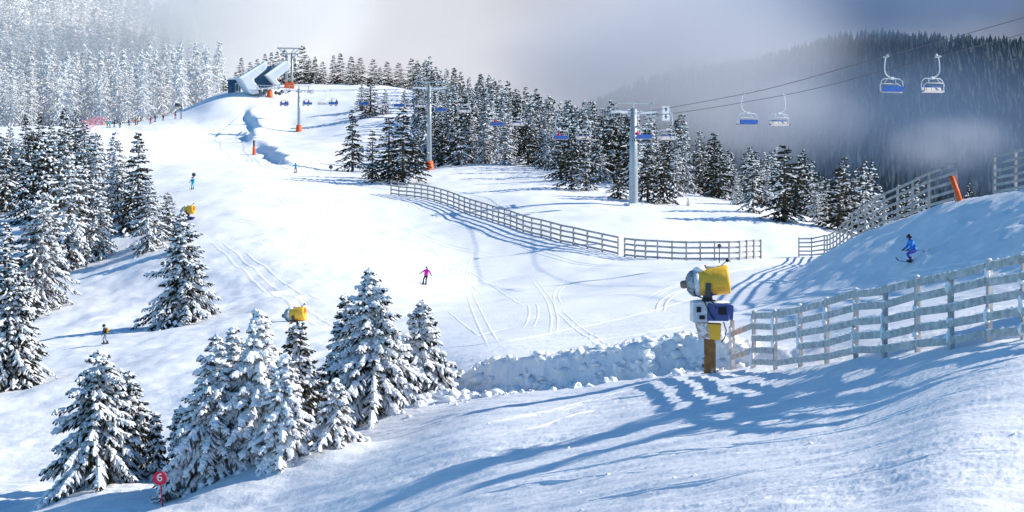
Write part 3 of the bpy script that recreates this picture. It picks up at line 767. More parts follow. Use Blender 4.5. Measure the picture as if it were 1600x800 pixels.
# lower trees down the valley side, seen between and under the row at the right
pts = []
tries = 0
while len(pts) < 330 and tries < 25000:
    tries += 1
    d = rs.uniform(225, 760); u = rs.uniform(1090, 1640)
    x = (u - 800) / F * d
    if any((x - a) ** 2 + (d - b) ** 2 < 6.0 ** 2 for a, b in pts): continue
    g = quick(x, d); H = rs.uniform(8, 13)
    if not 225 < HY - (g + H) * F / d < 345: continue
    pts.append((x, d))
    k = rs.choice((2, 4, 1, 0, 1)); p = HILLP[k]
    if len(pts) > 18 or d > 420:
        wood.append((k, (x, d, g - 0.3), H, rs.uniform(0, 6.28))); continue
    plant(p, Vector((x, d, g - 0.3)), H, 'frosty spruce on the valley side below the row of dark spruces', rot=rs.uniform(0, 6.28), group='frosty spruces on the valley side', parts=False)

# ------------------------------------------------------------------ the rime-white forest on the mountainside at the left
RIMEP = [Proto(400 + i, 18.0, 3.3, 0.75, sn, M_NEEDLE_RIME, hg, gap=0.08, nsnow=0.85) for i, (sn, hg) in enumerate(((0.7, 0.5), (0.85, 0.6), (0.6, 0.45)))]
pts = []
tries = 0
while tries < 30000 and len(pts) < 900:
    tries += 1
    d = rs.uniform(505, 1020); u = rs.uniform(-160, 345)
    x = (u - 800) / F * d
    if u > 285 and d < 560: continue
    if any((x - a) ** 2 + (d - b) ** 2 < 5.6 ** 2 for a, b in pts): continue
    pts.append((x, d))
pts.sort(key=lambda q: q[1])
def merge_copies(name, protos, spots, mats):
    """one mesh of many small copies: spots are (prototype number, location, height, turn)"""
    Vs, Qs, Ts, qm, tm = [], [], [], [], []; o = 0
    cache = []
    for p in protos:
        me = p.whole
        co = np.empty(len(me.vertices) * 3, np.float32); me.vertices.foreach_get('co', co)
        ls = np.empty(len(me.polygons), np.int32); me.polygons.foreach_get('loop_total', ls)
        st = np.empty(len(me.polygons), np.int32); me.polygons.foreach_get('loop_start', st)
        li = np.empty(len(me.loops), np.int32); me.loops.foreach_get('vertex_index', li)
        mi = np.empty(len(me.polygons), np.int32); me.polygons.foreach_get('material_index', mi)
        q4 = st[ls == 4]; t3 = st[ls == 3]
        cache.append((co.reshape(-1, 3), li[q4[:, None] + np.arange(4)], li[t3[:, None] + np.arange(3)], mi[ls == 4], mi[ls == 3], p.H))
    for k, loc, H, rot in spots:
        co, q, t, a, b, h0 = cache[k]
        s = H / h0; c, n = math.cos(rot), math.sin(rot)
        V = np.stack([(co[:, 0] * c - co[:, 1] * n) * s + loc[0], (co[:, 0] * n + co[:, 1] * c) * s + loc[1], co[:, 2] * s + loc[2]], 1)
        Vs.append(V); Qs.append(q + o); Ts.append(t + o); qm.append(a); tm.append(b); o += len(V)
    me = mesh_np(name, np.concatenate(Vs), quads=np.concatenate(Qs), tris=np.concatenate(Ts), mats=mats, qm=np.concatenate(qm), tm=np.concatenate(tm), smooth=False)
    return me
rest = []
n_ind = 0
for x, d in pts:
    g = gz(x, d); H = rs.uniform(16, 26); k = rs.randrange(3); rot = rs.uniform(0, 6.28)
    row = HY - g * F / d; u = 800 + x * F / d
    if n_ind < 46 and -10 < u < 320 and row - H * F / d > -30:
        n_ind += 1
        plant(RIMEP[k], Vector((x, d, g - 0.5)), H, 'rime-white spruce at the foot of the misty forest on the mountainside', rot=rot, group='rime-white spruces at the foot of the mountainside', parts=False)
    elif row - H * F / d < 230 and row > -60:
        rest.append((k, (x, d, g - 0.5), H, rot))
o = obj('rime_forest', merge_copies('rime_forest', [Proto(410 + i, 18.0, 3.6, 1.15, sn, M_NEEDLE_RIME, 0.5, nsnow=0.8) for i, sn in enumerate((0.7, 0.85, 0.6))], rest, [M_NEEDLE_RIME, M_TREESNOW]))
o['kind'] = 'stuff'; o['label'] = 'rime-white forest climbing the mountainside into the cloud'; o['category'] = 'forest'

o = obj('hillside_wood', merge_copies('hillside_wood', HILLP, wood, [M_NEEDLE, M_TREESNOW]))
o['kind'] = 'stuff'; o['label'] = 'dense snow-flecked spruce wood filling the back of the hillside'; o['category'] = 'forest'

# ------------------------------------------------------------------ the dark forest across the valley
def cone_tree(seed, n=7, tiers=5):
    rg = random.Random(seed); V = []; T = []
    for t in range(tiers):
        z0 = t / tiers * 0.92; r0 = 0.16 * (1 - z0) ** 0.9 + 0.015; z1 = min(1.0, z0 + 1.75 / tiers)
        b = len(V)
        for i in range(n):
            a = 6.283 * (i + rg.random() * 0.6) / n; q = rg.uniform(0.55, 1.2)
            V.append((math.cos(a) * r0 * q, math.sin(a) * r0 * q, z0 + rg.uniform(-0.04, 0.03)))
        V.append((rg.uniform(-0.01, 0.01), rg.uniform(-0.01, 0.01), z1))
        for i in range(n): T.append((b + i, b + (i + 1) % n, b + n))
    return np.array(V), np.array(T)
CT = [cone_tree(s) for s in range(6)]
Vs, Ts, tms = [], [], []; o_ = 0
rg = np.random.default_rng(3)
nF = 7000
dF = np.sqrt(rg.uniform(700 ** 2, 1560 ** 2, nF)); uF = rg.uniform(880, 1760, nF)
xF = (uF - 800) / F * dF; gF = ground(xF, dF)
for x, d, g in zip(xF, dF, gF):
    u_ = 800 + x * F / d
    if d < 760 or (u_ < 1040 and d < 1150): continue
    H = rg.uniform(18, 30); s = H * rg.uniform(0.95, 1.35)
    V, T = CT[rg.integers(6)]
    a = rg.uniform(0, 6.28); c, n = math.cos(a), math.sin(a)
    Vs.append(np.stack([(V[:, 0] * c - V[:, 1] * n) * s + x, (V[:, 0] * n + V[:, 1] * c) * s + d, V[:, 2] * H + g - 0.5], 1))
    Ts.append(T + o_); o_ += len(V)
    tms.append((rg.random(len(T)) < 0.0).astype(int))
o = obj('valley_forest', mesh_np('valley_forest', np.concatenate(Vs), tris=np.concatenate(Ts), mats=[M_NEEDLE_FAR, M_TREESNOW], tm=np.concatenate(tms), smooth=False))
o['kind'] = 'stuff'; o['label'] = 'dark blue conifer forest on the far side of the valley under drifting mist'; o['category'] = 'forest'
# spruces standing just right of the view, whose shadows fall across the foreground
for i, (x, y, H, k) in enumerate([(18.5, 41.5, 8.5, 0), (21.5, 46, 11, 1), (25.0, 42.0, 10, 3), (29, 46, 13, 0)]):
    plant(MIDP[k], Vector((x, y, gz(x, y) - 0.2)), H, 'spruce beyond the right picture edge, throwing its shadow over the near snow', group='spruces beyond the right picture edge')
# ski tracks: small pressed-up ridges of snow following the lines skied
def track_mesh(lines):
    V, Q = [], []
    for pts, w, h, gap in lines:
        h = h * 0.5
        W = []
        for (u, y) in pts:
            d = at_row(u, y, 18, 430); W.append(Vector(((u - 800) / F * d, d)))
        L = [0]
        for a, b in zip(W, W[1:]): L.append(L[-1] + (b - a).length)
        L = np.array(L); n = max(8, int(L[-1] / 0.7)); sN = np.linspace(0, L[-1], n)
        xs = pchip(L, [p.x for p in W], sN); ys = pchip(L, [p.y for p in W], sN)
        tx = np.gradient(xs); ty = np.gradient(ys); ln = np.hypot(tx, ty) + 1e-9; nx, ny = -ty / ln, tx / ln
        fade = np.minimum(1, np.minimum(sN, L[-1] - sN) / (0.12 * L[-1] + 0.1)) * (0.75 + 0.5 * vnoise(sN * 0.35, sN * 0, 55))
        for off in ((-gap / 2, gap / 2) if gap else (0,)):
            b0 = len(V)
            for q, hh in ((-1, -0.03), (-0.35, 1), (0.25, 0.8), (1, -0.03)):
                pass
            prof_ = ((-1.0, -0.04), (-0.3, 1.0), (0.35, 0.75), (1.0, -0.04))
            cols = []
            for q, hh in prof_:
                X = xs + nx * (off + q * w); Y = ys + ny * (off + q * w); Z = ground(X, Y) + hh * h * fade
                Z = np.where(hh < 0, ground(X, Y) - 0.03, Z)
                cols.append(np.stack([X, Y, Z], 1))
            A = np.stack(cols, 1).reshape(-1, 3); m = len(prof_)
            V += [tuple(v) for v in A]
            for i in range(n - 1):
                for j in range(m - 1): Q.append((b0 + i * m + j, b0 + i * m + j + 1, b0 + (i + 1) * m + j + 1, b0 + (i + 1) * m + j))
    return mesh_np('ski_tracks', np.array(V), quads=np.array(Q), mats=[M_SNOWLUMP], smooth=True)
T_ = [
 ([(690, 545), (780, 535), (900, 512), (1000, 490), (1085, 466)], 0.16, 0.10, 0), ([(735, 528), (800, 512), (870, 505)], 0.14, 0.08, 0),
 ([(860, 540), (960, 528), (1080, 508)], 0.14, 0.09, 0), ([(1010, 470), (1060, 446), (1140, 425), (1230, 408), (1290, 400)], 0.16, 0.12, 0.6),
 ([(1030, 488), (1040, 468), (1100, 448), (1190, 440), (1260, 432)], 0.16, 0.12, 0.5), ([(1160, 478), (1250, 462), (1400, 436), (1560, 410)], 0.14, 0.10, 0.5),
 ([(1160, 496), (1300, 462), (1450, 428)], 0.13, 0.08, 0), ([(330, 372), (372, 410), (420, 452), (480, 492), (530, 520)], 0.3, 0.09, 1.0),
 ([(380, 392), (440, 440), (505, 470)], 0.25, 0.12, 0.0), ([(350, 340), (420, 352), (520, 350), (640, 372)], 0.25, 0.10, 1.2), ([(600, 300), (700, 345), (820, 385), (950, 415), (1080, 418)], 0.25, 0.10, 0.8),
 ([(640, 400), (720, 415), (800, 416)], 0.22, 0.10, 0), ([(690, 445), (760, 440), (830, 425)], 0.2, 0.08, 0), ([(560, 330), (620, 352), (700, 384), (800, 404)], 0.22, 0.09, 0.9),
 ([(430, 300), (480, 330), (560, 352)], 0.25, 0.1, 0.9), ([(310, 300), (380, 300), (460, 282), (560, 272)], 0.3, 0.12, 1.4), ([(470, 268), (500, 246), (545, 228)], 0.35, 0.15, 1.6),
 ([(385, 240), (410, 256), (430, 268)], 0.35, 0.18, 1.0), ([(280, 235), (330, 228), (380, 226)], 0.35, 0.14, 1.2),
 
 ([(600, 716), (720, 676), (860, 640), (1000, 604), (1120, 586)], 0.10, 0.06, 0.35), ([(580, 738), (760, 684), (930, 640)], 0.10, 0.06, 0.0),
 ([(760, 760), (960, 722), (1200, 690), (1420, 640), (1590, 596)], 0.09, 0.055, 0.3), ([(900, 790), (1150, 742), (1400, 690), (1598, 640)], 0.09, 0.06, 0.3),
 ([(680, 790), (860, 752), (1020, 735)], 0.10, 0.06, 0), ([(1100, 790), (1300, 750), (1590, 700)], 0.08, 0.05, 0.25), ([(1060, 660), (1250, 640), (1440, 606), (1598, 566)], 0.08, 0.05, 0.3),
 ([(1000, 690), (1180, 668), (1330, 642)], 0.08, 0.05, 0.0), ([(800, 655), (940, 628), (1060, 612)], 0.1, 0.06, 0.0),
]
rt = random.Random(21)
for i in range(20):        # many faint turns crossing the piste
    y0 = rt.uniform(305, 500); u0 = rt.uniform(np.interp(y0, [305, 500], [380, 620]), np.interp(y0, [305, 500], [560, 1020])); L_ = rt.uniform(30, 90); dr = rt.uniform(-0.6, 1.6); am = rt.uniform(3, 12); ph = rt.uniform(0, 6.28); fr = rt.uniform(0.6, 1.4)
    T_.append(([(u0 + dr * L_ * q + am * math.sin(ph + fr * 3.14 * q), y0 + L_ * q) for q in np.linspace(0, 1, 7)], 0.16, 0.06, rt.choice((0, 0.4, 0.6))))
o = obj('ski_tracks', track_mesh(T_)); o['kind'] = 'stuff'; o['label'] = 'ski tracks pressed into the snow of the piste'; o['category'] = 'tracks'
# loose blocks: on the face and foot of the ploughed bank, round the near trees, scattered on the near slope
rb = MB(); rr = random.Random(12)
def clod(x, y, s, sink=0.35): clods.append((x, y, s, sink))
clods = []
def put_clod(x, y, s, sink, z):
    rb.blob((x, y, z + s * (0.5 - sink)), s * rr.uniform(0.8, 1.4), s * rr.uniform(0.8, 1.2), s * rr.uniform(0.6, 0.95), 0, seed=rr.randrange(10 ** 6), rough=0.34, nu=6, nv=4, smooth=(rr.random() < 0.5))
for i in range(300):
    x = rr.uniform(-5.5, 9.5); yb = float(np.interp(x, BK[:, 0], BK[:, 1])); hb = float(np.interp(x, BK[:, 0], BK[:, 2]))
    if rr.random() > hb: continue
    q = rr.random()
    if q < 0.5: y = yb + rr.uniform(0.7, 2.2)
    elif q < 0.65: y = yb + rr.uniform(-0.2, 0.8)
    else: y = yb - rr.random() ** 2 * 3.0
    clod(x, y, 0.05 + 0.22 * rr.random() ** 2.5)
for i in range(100):       # blocks still stuck in the cut face
    x = rr.uniform(-3.5, 8.6); yb = float(np.interp(x, BK[:, 0], BK[:, 1])); s_ = 0.08 + 0.26 * rr.random() ** 2.4
    clods.append((x, yb + rr.uniform(-0.25, 0.45), s_, 0.75))
for i in range(70):        # clods heaped before the trio of spruces
    clod(rr.gauss(-2.2, 1.3), rr.gauss(64.6, 0.8), 0.06 + 0.26 * rr.random() ** 2)
for i in range(110):       # crumbs on the near slope
    d = rr.uniform(22, 58); u = rr.uniform(560, 1600); clod((u - 800) / F * d, d, 0.012 + 0.055 * rr.random() ** 3, 0.55)
for i in range(40):
    u = rr.uniform(1040, 1180); d = rr.uniform(59, 64); clod((u - 800) / F * d, d, 0.08 + 0.25 * rr.random() ** 2)
for (x, y, s, sk_), z in zip(clods, ground([c[0] for c in clods], [c[1] for c in clods])): put_clod(x, y, s, sk_, float(z))
o = rb.build('snow_rubble', M_SNOWLUMP); o['kind'] = 'stuff'; o['label'] = 'loose blocks and crumbs of snow along the ploughed bank'; o['category'] = 'snow'

# ------------------------------------------------------------------ drifting mist
def mist_mat(name, dens, scale, thr, col, soft=1.0):
    m = bpy.data.materials.new(name); m.use_nodes = True
    nt = m.node_tree; nt.nodes.clear()
    out = nt.nodes.new('ShaderNodeOutputMaterial'); pv = nt.nodes.new('ShaderNodeVolumePrincipled')
    pv.inputs['Color'].default_value = (*col, 1); pv.inputs['Anisotropy'].default_value = 0.0
    nt.links.new(pv.outputs[0], out.inputs['Volume'])
    t = nt.nodes.new('ShaderNodeTexCoord')
    g = nt.nodes.new('ShaderNodeMapping'); g.inputs['Location'].default_value = (-1, -1, -1); g.inputs['Scale'].default_value = (2, 2, 2)
    nt.links.new(t.outputs['Generated'], g.inputs[0])
    ln = nt.nodes.new('ShaderNodeVectorMath'); ln.operation = 'LENGTH'; nt.links.new(g.outputs[0], ln.inputs[0])
    fall = nt.nodes.new('ShaderNodeMapRange'); fall.interpolation_type = 'SMOOTHERSTEP'
    fall.inputs['From Min'].default_value = 1.0; fall.inputs['From Max'].default_value = 0.25
    nt.links.new(ln.outputs['Value'], fall.inputs['Value'])
    n = nt.nodes.new('ShaderNodeTexNoise'); n.inputs['Scale'].default_value = scale; n.inputs['Detail'].default_value = 3
    nt.links.new(t.outputs['Object'], n.inputs['Vector'])
    nr = nt.nodes.new('ShaderNodeMapRange'); nr.inputs['From Min'].default_value = thr; nr.inputs['From Max'].default_value = thr + 0.28
    nt.links.new(n.outputs[0], nr.inputs['Value'])
    mu = nt.nodes.new('ShaderNodeMath'); mu.operation = 'MULTIPLY'; nt.links.new(fall.outputs[0], mu.inputs[0]); nt.links.new(nr.outputs[0], mu.inputs[1])
    m2 = nt.nodes.new('ShaderNodeMath'); m2.operation = 'MULTIPLY'; nt.links.new(mu.outputs[0], m2.inputs[0]); m2.inputs[1].default_value = dens
    nt.links.new(m2.outputs[0], pv.inputs['Density'])
    return m
def mist(u, row, d, ru, rd, rr, dens, col, label, thr=0.42, ns=0.02):
    """an ellipsoid of mist: centre by bearing, row and distance; half sizes in picture columns, metres, picture rows"""
    b = MB(); rx, rz = ru * d / F, rr * d / F
    b.blob((0, 0, 0), rx, rd, rz, rough=0.0, nu=24, nv=14)
    o = b.build('mist', mist_mat('mist', dens, ns, thr, col), loc=((u - 800) / F * d, d, (HY - row) * d / F))
    o['kind'] = 'stuff'; o['label'] = label; o['category'] = 'mist'
    return o
WHITE, GREY_SHADE, BLUE_SHADE = (0.91, 0.90, 0.89), (0.72, 0.73, 0.79), (0.26, 0.38, 0.57)  # grey and blue darken the right-hand mist: cloud shade put into its colour
mist(400, 0, 760, 235, 190, 150, 0.030, WHITE, 'pale cloud swallowing the top of the rime-white forest', thr=0.20)
mist(180, 70, 620, 330, 80, 180, 0.0050, WHITE, 'thin white mist among the rime-white spruces', thr=0.15)
mist(1040, 90, 900, 340, 260, 180, 0.011, GREY_SHADE, 'grey cloud bank behind the wooded flank of the hill', thr=0.26, ns=0.016)
mist(1190, 190, 780, 210, 110, 95, 0.010, GREY_SHADE, 'lilac mist drifting behind the paired empty chairs', thr=0.32, ns=0.03)
mist(1480, 225, 660, 120, 70, 62, 0.012, GREY_SHADE, 'ragged puff of mist low before the dark forest', thr=0.36, ns=0.045)
mist(1330, -5, 1330, 380, 230, 95, 0.013, BLUE_SHADE, 'leaden cloud lying on the top of the far forest', thr=0.28, ns=0.012)
mist(1380, 230, 950, 440, 330, 210, 0.0030, BLUE_SHADE, 'thin blue haze in the valley below the far forest', thr=0.12, ns=0.008)
# ------------------------------------------------------------------ chairlift
LC = Vector((15.8, 211.0)); LDIR = Vector((-0.322, 0.947)).normalized(); LPER = Vector((LDIR.y, -LDIR.x))
HALF = 2.5
T_KN = [-160, -85, -64, -36, 0, 97, 220, 262]
Z_KN = [19.5, 13.9, 12.4, 10.6, 9.9, 18.9, 25.8, 27.6]
_zt = pchip(T_KN, Z_KN, np.linspace(-160, 262, 845))
def rope_pt(side, t):
    """point on the rope; side -1 is the uphill strand, +1 the downhill strand"""
    p = LC + LPER * (HALF * side) + LDIR * t
    sag = 0.0
    return Vector((p.x, p.y, float(np.interp(t, np.linspace(-160, 262, 845), _zt))))
for sd, lab in ((-1, 'dark haul rope of the chairlift carrying chairs uphill, the lower strand at the right'), (1, 'dark haul rope of the chairlift carrying empty chairs down, the upper strand at the right')):
    b = MB(); b.tube([rope_pt(sd, t) for t in np.linspace(-158, 258, 140)], 0.032, 0, 5, cap=False)
    o = b.build('lift_rope', M_CABLE); o['label'] = lab; o['category'] = 'cable'; o['group'] = 'ropes of the chairlift'
LYAW = math.atan2(LDIR.y, LDIR.x)          # local +X runs along the line, uphill

def tower(label, t, foot_pad, arm_len=3.4, col_r=0.55, sign=False, pads=True):
    base = LC + LDIR * t; x, y = base
    g = gz(x, y); top = (rope_pt(-1, t).z) 
    H = top - g
    th = thing('lift_tower', label, 'lift tower', (x, y, g), LYAW)
    b = MB(); b.tube([(0, 0, -1), (0, 0, 0), (0, 0, H * 0.55), (0, 0, H + 0.9)], [col_r * 1.02, col_r, col_r * 0.85, col_r * 0.68], 0, n=12); b.build('column', M_STEEL, th)
    b = MB(); b.box((0, 0, H + 0.45), (0.35, 2 * arm_len, 0.35), 0); b.box((0, 0, H + 0.1), (0.2, 1.6, 0.3), 0)
    b.build('crossarm', M_STEEL_LIGHT, th)
    for s in (-1, 1):
        w = MB()
        w.box((0, -s * HALF, H + 0.02), (3.4, 0.10, 0.22), 0)
        w.box((0, -s * (HALF + 0.0), H + 0.28), (0.25, 0.25, 0.4), 0)
        sb = w.build('sheave_train', M_STEEL_LIGHT, th)
        for k in range(6):
            c = MB(); c.lathe([(-0.05, 0.0), (-0.05, 0.22), (0.05, 0.22), (0.05, 0.0)], (-1.5 + 0.6 * k, -s * HALF - s * 0.10, H - 0.16 if False else H + 0.10), (0, 1, 0), 0, 12)
            c.build('sheave', M_STEEL_DARK, sb)
        # catwalk with its rails beside the sheaves
        c = MB(); yy = -s * (HALF + 0.75)
        c.box((0, yy, H - 0.35), (3.8, 0.5, 0.06), 0)
        for xx in (-1.9, -0.95, 0, 0.95, 1.9): c.bar((xx, yy - s * 0.22, H - 0.35), (xx, yy - s * 0.22, H + 0.75), 0.05, 0.05, 0)
        for zz in (0.2, 0.75): c.bar((-1.9, yy - s * 0.22, H + zz), (1.9, yy - s * 0.22, H + zz), 0.05, 0.05, 0)
        c.bar((0, yy, H - 0.35), (0, -s * HALF, H + 0.3), 0.07, 0.07, 0)
        c.build('catwalk', M_STEEL, th)
        # lifting frame above the arm
        c = MB(); c.bar((0, -s * HALF, H + 0.5), (0, -s * HALF, H + 1.6), 0.14, 0.14, 0); c.bar((-0.7, -s * HALF, H + 1.6), (0.7, -s * HALF, H + 1.6), 0.12, 0.12, 0)
        c.build('lifting_frame', M_STEEL, th)
    c = MB(); c.bar((0, -arm_len * 0.95, H + 1.62), (0, arm_len * 0.95, H + 1.62), 0.12, 0.14, 0); c.bar((0, 0, H + 0.6), (0, 0, H + 1.62), 0.2, 0.2, 0); c.build('gantry', M_STEEL, th)
    c = MB()
    for k in range(int(H / 0.5)): c.bar((-col_r - 0.12, -0.18, 0.8 + 0.5 * k), (-col_r - 0.12, 0.18, 0.8 + 0.5 * k), 0.04, 0.04, 0)
    for yy in (-0.18, 0.18): c.bar((-col_r - 0.12, yy, 0.5), (-col_r * 0.75 - 0.12, yy, H), 0.05, 0.05, 0)
    c.build('ladder', M_STEEL, th)
    if foot_pad:
        c = MB(); c.lathe([(-0.3, col_r + 0.42), (0.0, col_r + 0.40), (1.6, col_r + 0.22), (1.62, col_r)], (0, 0, 0), (0, 0, 1), 0, 14); c.build('foot_pad', M_ORANGE, th)
    else:
        c = MB(); c.box((0, 0, 0.05), (2.0, 2.0, 0.5), 0, bevel=0.05); c.build('foot', mat('footing', (0.4, 0.4, 0.4), 0.8, noise=3, snow=(2, 0.6)), th)
    if sign:
        c = MB(); yy = HALF + 1.05
        for zz in (0.0, 0.95, 1.9): c.bar((-2.3, -yy - 0.55, H - 0.7 + zz), (-2.3, -yy + 0.55, H - 0.7 + zz), 0.06, 0.06, 0)
        for s2 in (-0.55, 0.55): c.bar((-2.3, -yy + s2, H - 0.7), (-2.3, -yy + s2, H + 1.2), 0.06, 0.06, 0)
        c.bar((-2.3, -yy, H - 0.7), (-1.6, -yy + 0.4, H - 0.3), 0.06, 0.06, 0)
        sf = c.build('sign_frame', M_STEEL_LIGHT, th)
        c = MB(); c.box((-2.3, -yy, H - 0.22), (0.05, 0.9, 0.8), 0); c.box((-2.3, -yy, H + 0.72), (0.05, 0.9, 0.8), 0)
        for zz in (-0.22, 0.72):      # the pictogram: a dark little figure on each panel
            c.box((-2.335, -yy, H + zz), (0.02, 0.16, 0.38), 1); c.blob((-2.335, -yy, H + zz + 0.26), 0.012, 0.09, 0.09, 1, rough=0)
            c.bar((-2.335, -yy - 0.25, H + zz + 0.02), (-2.335, -yy + 0.22, H + zz + 0.14), 0.02, 0.08, 1)
        c.build('sign_panel', [mat('sign_white', (0.75, 0.76, 0.78), 0.5), M_STEEL_DARK], sf)
    return th
tower('great round steel lift tower at the foot of the wood, with a hanging sign frame', 0, False, 3.2, 0.62, sign=True)
tower('lift tower with a red foot pad at the edge of the wood', 97, True, 3.2, 0.5)
tower('slim lift tower with an orange foot pad on the open hillside', 220, True, 3.4, 0.45)

# chairs
M_BLUE = mat('blue_seat', (0.045, 0.13, 0.42), 0.5, noise=4, noise_amt=0.2)
M_PALE = mat('pale_seat_underside', (0.62, 0.55, 0.53), 0.55, noise=4, noise_amt=0.12)
def chair_meshes():
    """local frame: +X along the rope in the travel direction, +Y to its left, origin on the rope; people sit facing +X"""
    D = {}
    b = MB(); b.box((0, 0, 0.02), (0.9, 0.14, 0.16), 0, bevel=0.03); b.tube([(-0.42, 0, 0.06), (-0.5, 0.12, 0.2)], 0.05, 0, 8); b.lathe([(-0.06, 0), (-0.06, 0.1), (0.06, 0.1), (0.06, 0)], (0.38, -0.12, 0.02), (0, 1, 0), 0, 10)
    b.bar((0.0, 0, 0.02), (0.1, -0.25, 0.28), 0.1, 0.12, 0)
    D['grip'] = b.mesh('grip', [M_STEEL])
    return D
CM = chair_meshes()
def chair_parts(sgn):
    """sgn: the side the hanger bows to"""
    D = dict(CM)
    b = MB()
    pts = [(0, 0, 0), (0, 0.12 * sgn, -0.35), (0, 0.16 * sgn, -0.9), (0, 0.15 * sgn, -1.35), (0, 0.02 * sgn, -1.62), (0, -0.28 * sgn, -1.84), (0, -0.55 * sgn, -1.95)]
    # smooth the bow
    P_ = [Vector(p) for p in pts]; sm = []
    for i in range(len(P_) - 1):
        for k in range(4): sm.append(P_[i].lerp(P_[i + 1], k / 4))
    sm.append(P_[-1]); 
    for _ in range(3): sm = [sm[0]] + [(sm[i - 1] + sm[i] * 2 + sm[i + 1]) / 4 for i in range(1, len(sm) - 1)] + [sm[-1]]
    b.tube(sm, 0.052, 0, 8)
    c0 = -0.60 * sgn
    b.box((0, c0, -1.96), (0.3, 0.34, 0.24), 0, bevel=0.03)
    D['hanger'] = b.mesh('hanger', [M_STEEL_LIGHT])
    w = 1.18
    b = MB()     # outer hoop carrying the seat
    hoop = [(0.06, c0 - w, -3.15), (0.0, c0 - w - 0.02, -2.6), (-0.02, c0 - w + 0.1, -2.2), (0, c0 - w + 0.35, -2.02), (0, c0 - 0.4, -1.98), (0, c0 + 0.4, -1.98), (0, c0 + w - 0.35, -2.02), (-0.02, c0 + w - 0.1, -2.2), (0.0, c0 + w + 0.02, -2.6), (0.06, c0 + w, -3.15)]
    b.tube(hoop, 0.036, 0, 8)
    for s in (-1, 1): b.tube([(0, c0 + s * 0.42, -1.98), (0.18, c0 + s * 0.5, -2.2), (0.3, c0 + s * 0.62, -2.42)], 0.035, 0, 6)
    D['frame'] = b.mesh('frame', [M_STEEL_LIGHT])
    b = MB()     # safety bar with its arms
    b.tube([(0.1, c0 - w + 0.08, -3.0), (0.3, c0 - w + 0.12, -2.6), (0.38, c0 - w + 0.3, -2.44), (0.38, c0 + w - 0.3, -2.44), (0.3, c0 + w - 0.12, -2.6), (0.1, c0 + w - 0.08, -3.0)], 0.035, 0, 8)
    D['safety_bar'] = b.mesh('safety_bar', [M_STEEL_LIGHT])
    n = 4
    bb = MB(); sb = MB(); us = MB()
    for k in range(n):
        y = c0 - w + 0.13 + (2 * w - 0.26) * (k + 0.5) / n; wd = (2 * w - 0.26) / n - 0.03
        M1 = Matrix.Rotation(R(-14), 3, 'Y')
        bb.box((-0.19, y, -2.98), (0.07, wd, 0.34), 0, M1, bevel=0.03)
        sb.box((0.12, y, -3.18), (0.52, wd, 0.07), 0, Matrix.Rotation(R(-8), 3, 'Y'), bevel=0.03)
    us.box((0.12, c0, -3.245), (0.5, 2 * w - 0.2, 0.05), 0, Matrix.Rotation(R(-8), 3, 'Y'))
    us.box((-0.26, c0, -2.95), (0.03, 2 * w - 0.2, 0.52), 1, Matrix.Rotation(R(-14), 3, 'Y'))
    for s in (-1, 1): us.blob((0.3, c0 + s * (w + 0.02), -3.17), 0.12, 0.06, 0.07, 2, rough=0.05)
    D['backrest'] = bb.mesh('backrest', [M_PALE]); D['seat'] = sb.mesh('seat', [M_PALE]); D['seat_pan'] = us.mesh('seat_pan', [M_PALE, M_BLUE, M_STEEL_DARK])
    return D
CHM = {1: chair_parts(1), -1: chair_parts(-1)}
def chair(side, t, label, group='chairs hanging on the lift'):
    p = rope_pt(side, t)
    up = side < 0
    yaw = LYAW if up else LYAW + math.pi
    c = thing('lift_chair', label, 'chair', p - Vector((0, 0, 0.06)), yaw, group)
    D = CHM[1 if up else 1]
    for k in ('hanger', 'frame', 'grip', 'safety_bar', 'backrest', 'seat', 'seat_pan'):
        obj(k, D[k], c)
    return c
chair(-1, -64.8, 'empty chair with blue backrest, nearest of the uphill chairs, in the upper right sky')
chair(1, -65.6, 'empty chair with pale underside, highest and rightmost of all, in the upper right sky')
chair(-1, -36.0, 'empty chair with blue backrest before the mist, left of a pale-bottomed one')
chair(1, -36.0, 'empty pale-bottomed chair before the mist, right of a blue-backed one')
chair(1, -6.3, 'empty pale-bottomed chair just right of the great lift tower')
chairs_r = {}
chairs_r['a'] = chair(-1, -7.6, 'full chair of dark riders and one in red, passing the great lift tower')
chairs_r['b'] = chair(-1, 22, 'chair with a lone rider in red before the dark dense spruces')
chairs_r['c'] = chair(-1, 51, 'chair with a rider in red top and blue trousers before the wood')
chair(-1, 83, 'empty blue-backed chair right of the tower with the red foot')
chair(-1, 112, 'empty blue chair left of the tower with the red foot')
chair(-1, 141, 'empty chair over the white slope, between the hilltop spruces and the riders')
chairs_r['d'] = chair(-1, 171, 'chair with riders, one in bright green, over the open white slope')
chairs_r['e'] = chair(-1, 200, 'chair with a rider in red between two dark ones, just right of the slim tower')
chairs_r['f'] = chair(-1, 230, 'chair with three red and dark riders nearest the top station')
chair(1, 23, 'empty descending chair before the wood, right of the rider in red and blue')
chair(1, 52, 'empty descending chair before the wood, left of the rider in red and blue')
chair(1, 81, 'empty descending chair beside the tower with the red foot')
chair(1, 110, 'empty descending chair over the snow left of the tower with the red foot')
chair(1, 140, 'empty descending chair over the snow below the small hilltop spruces')
chair(1, 200, 'empty descending chair just right of the slim tower')
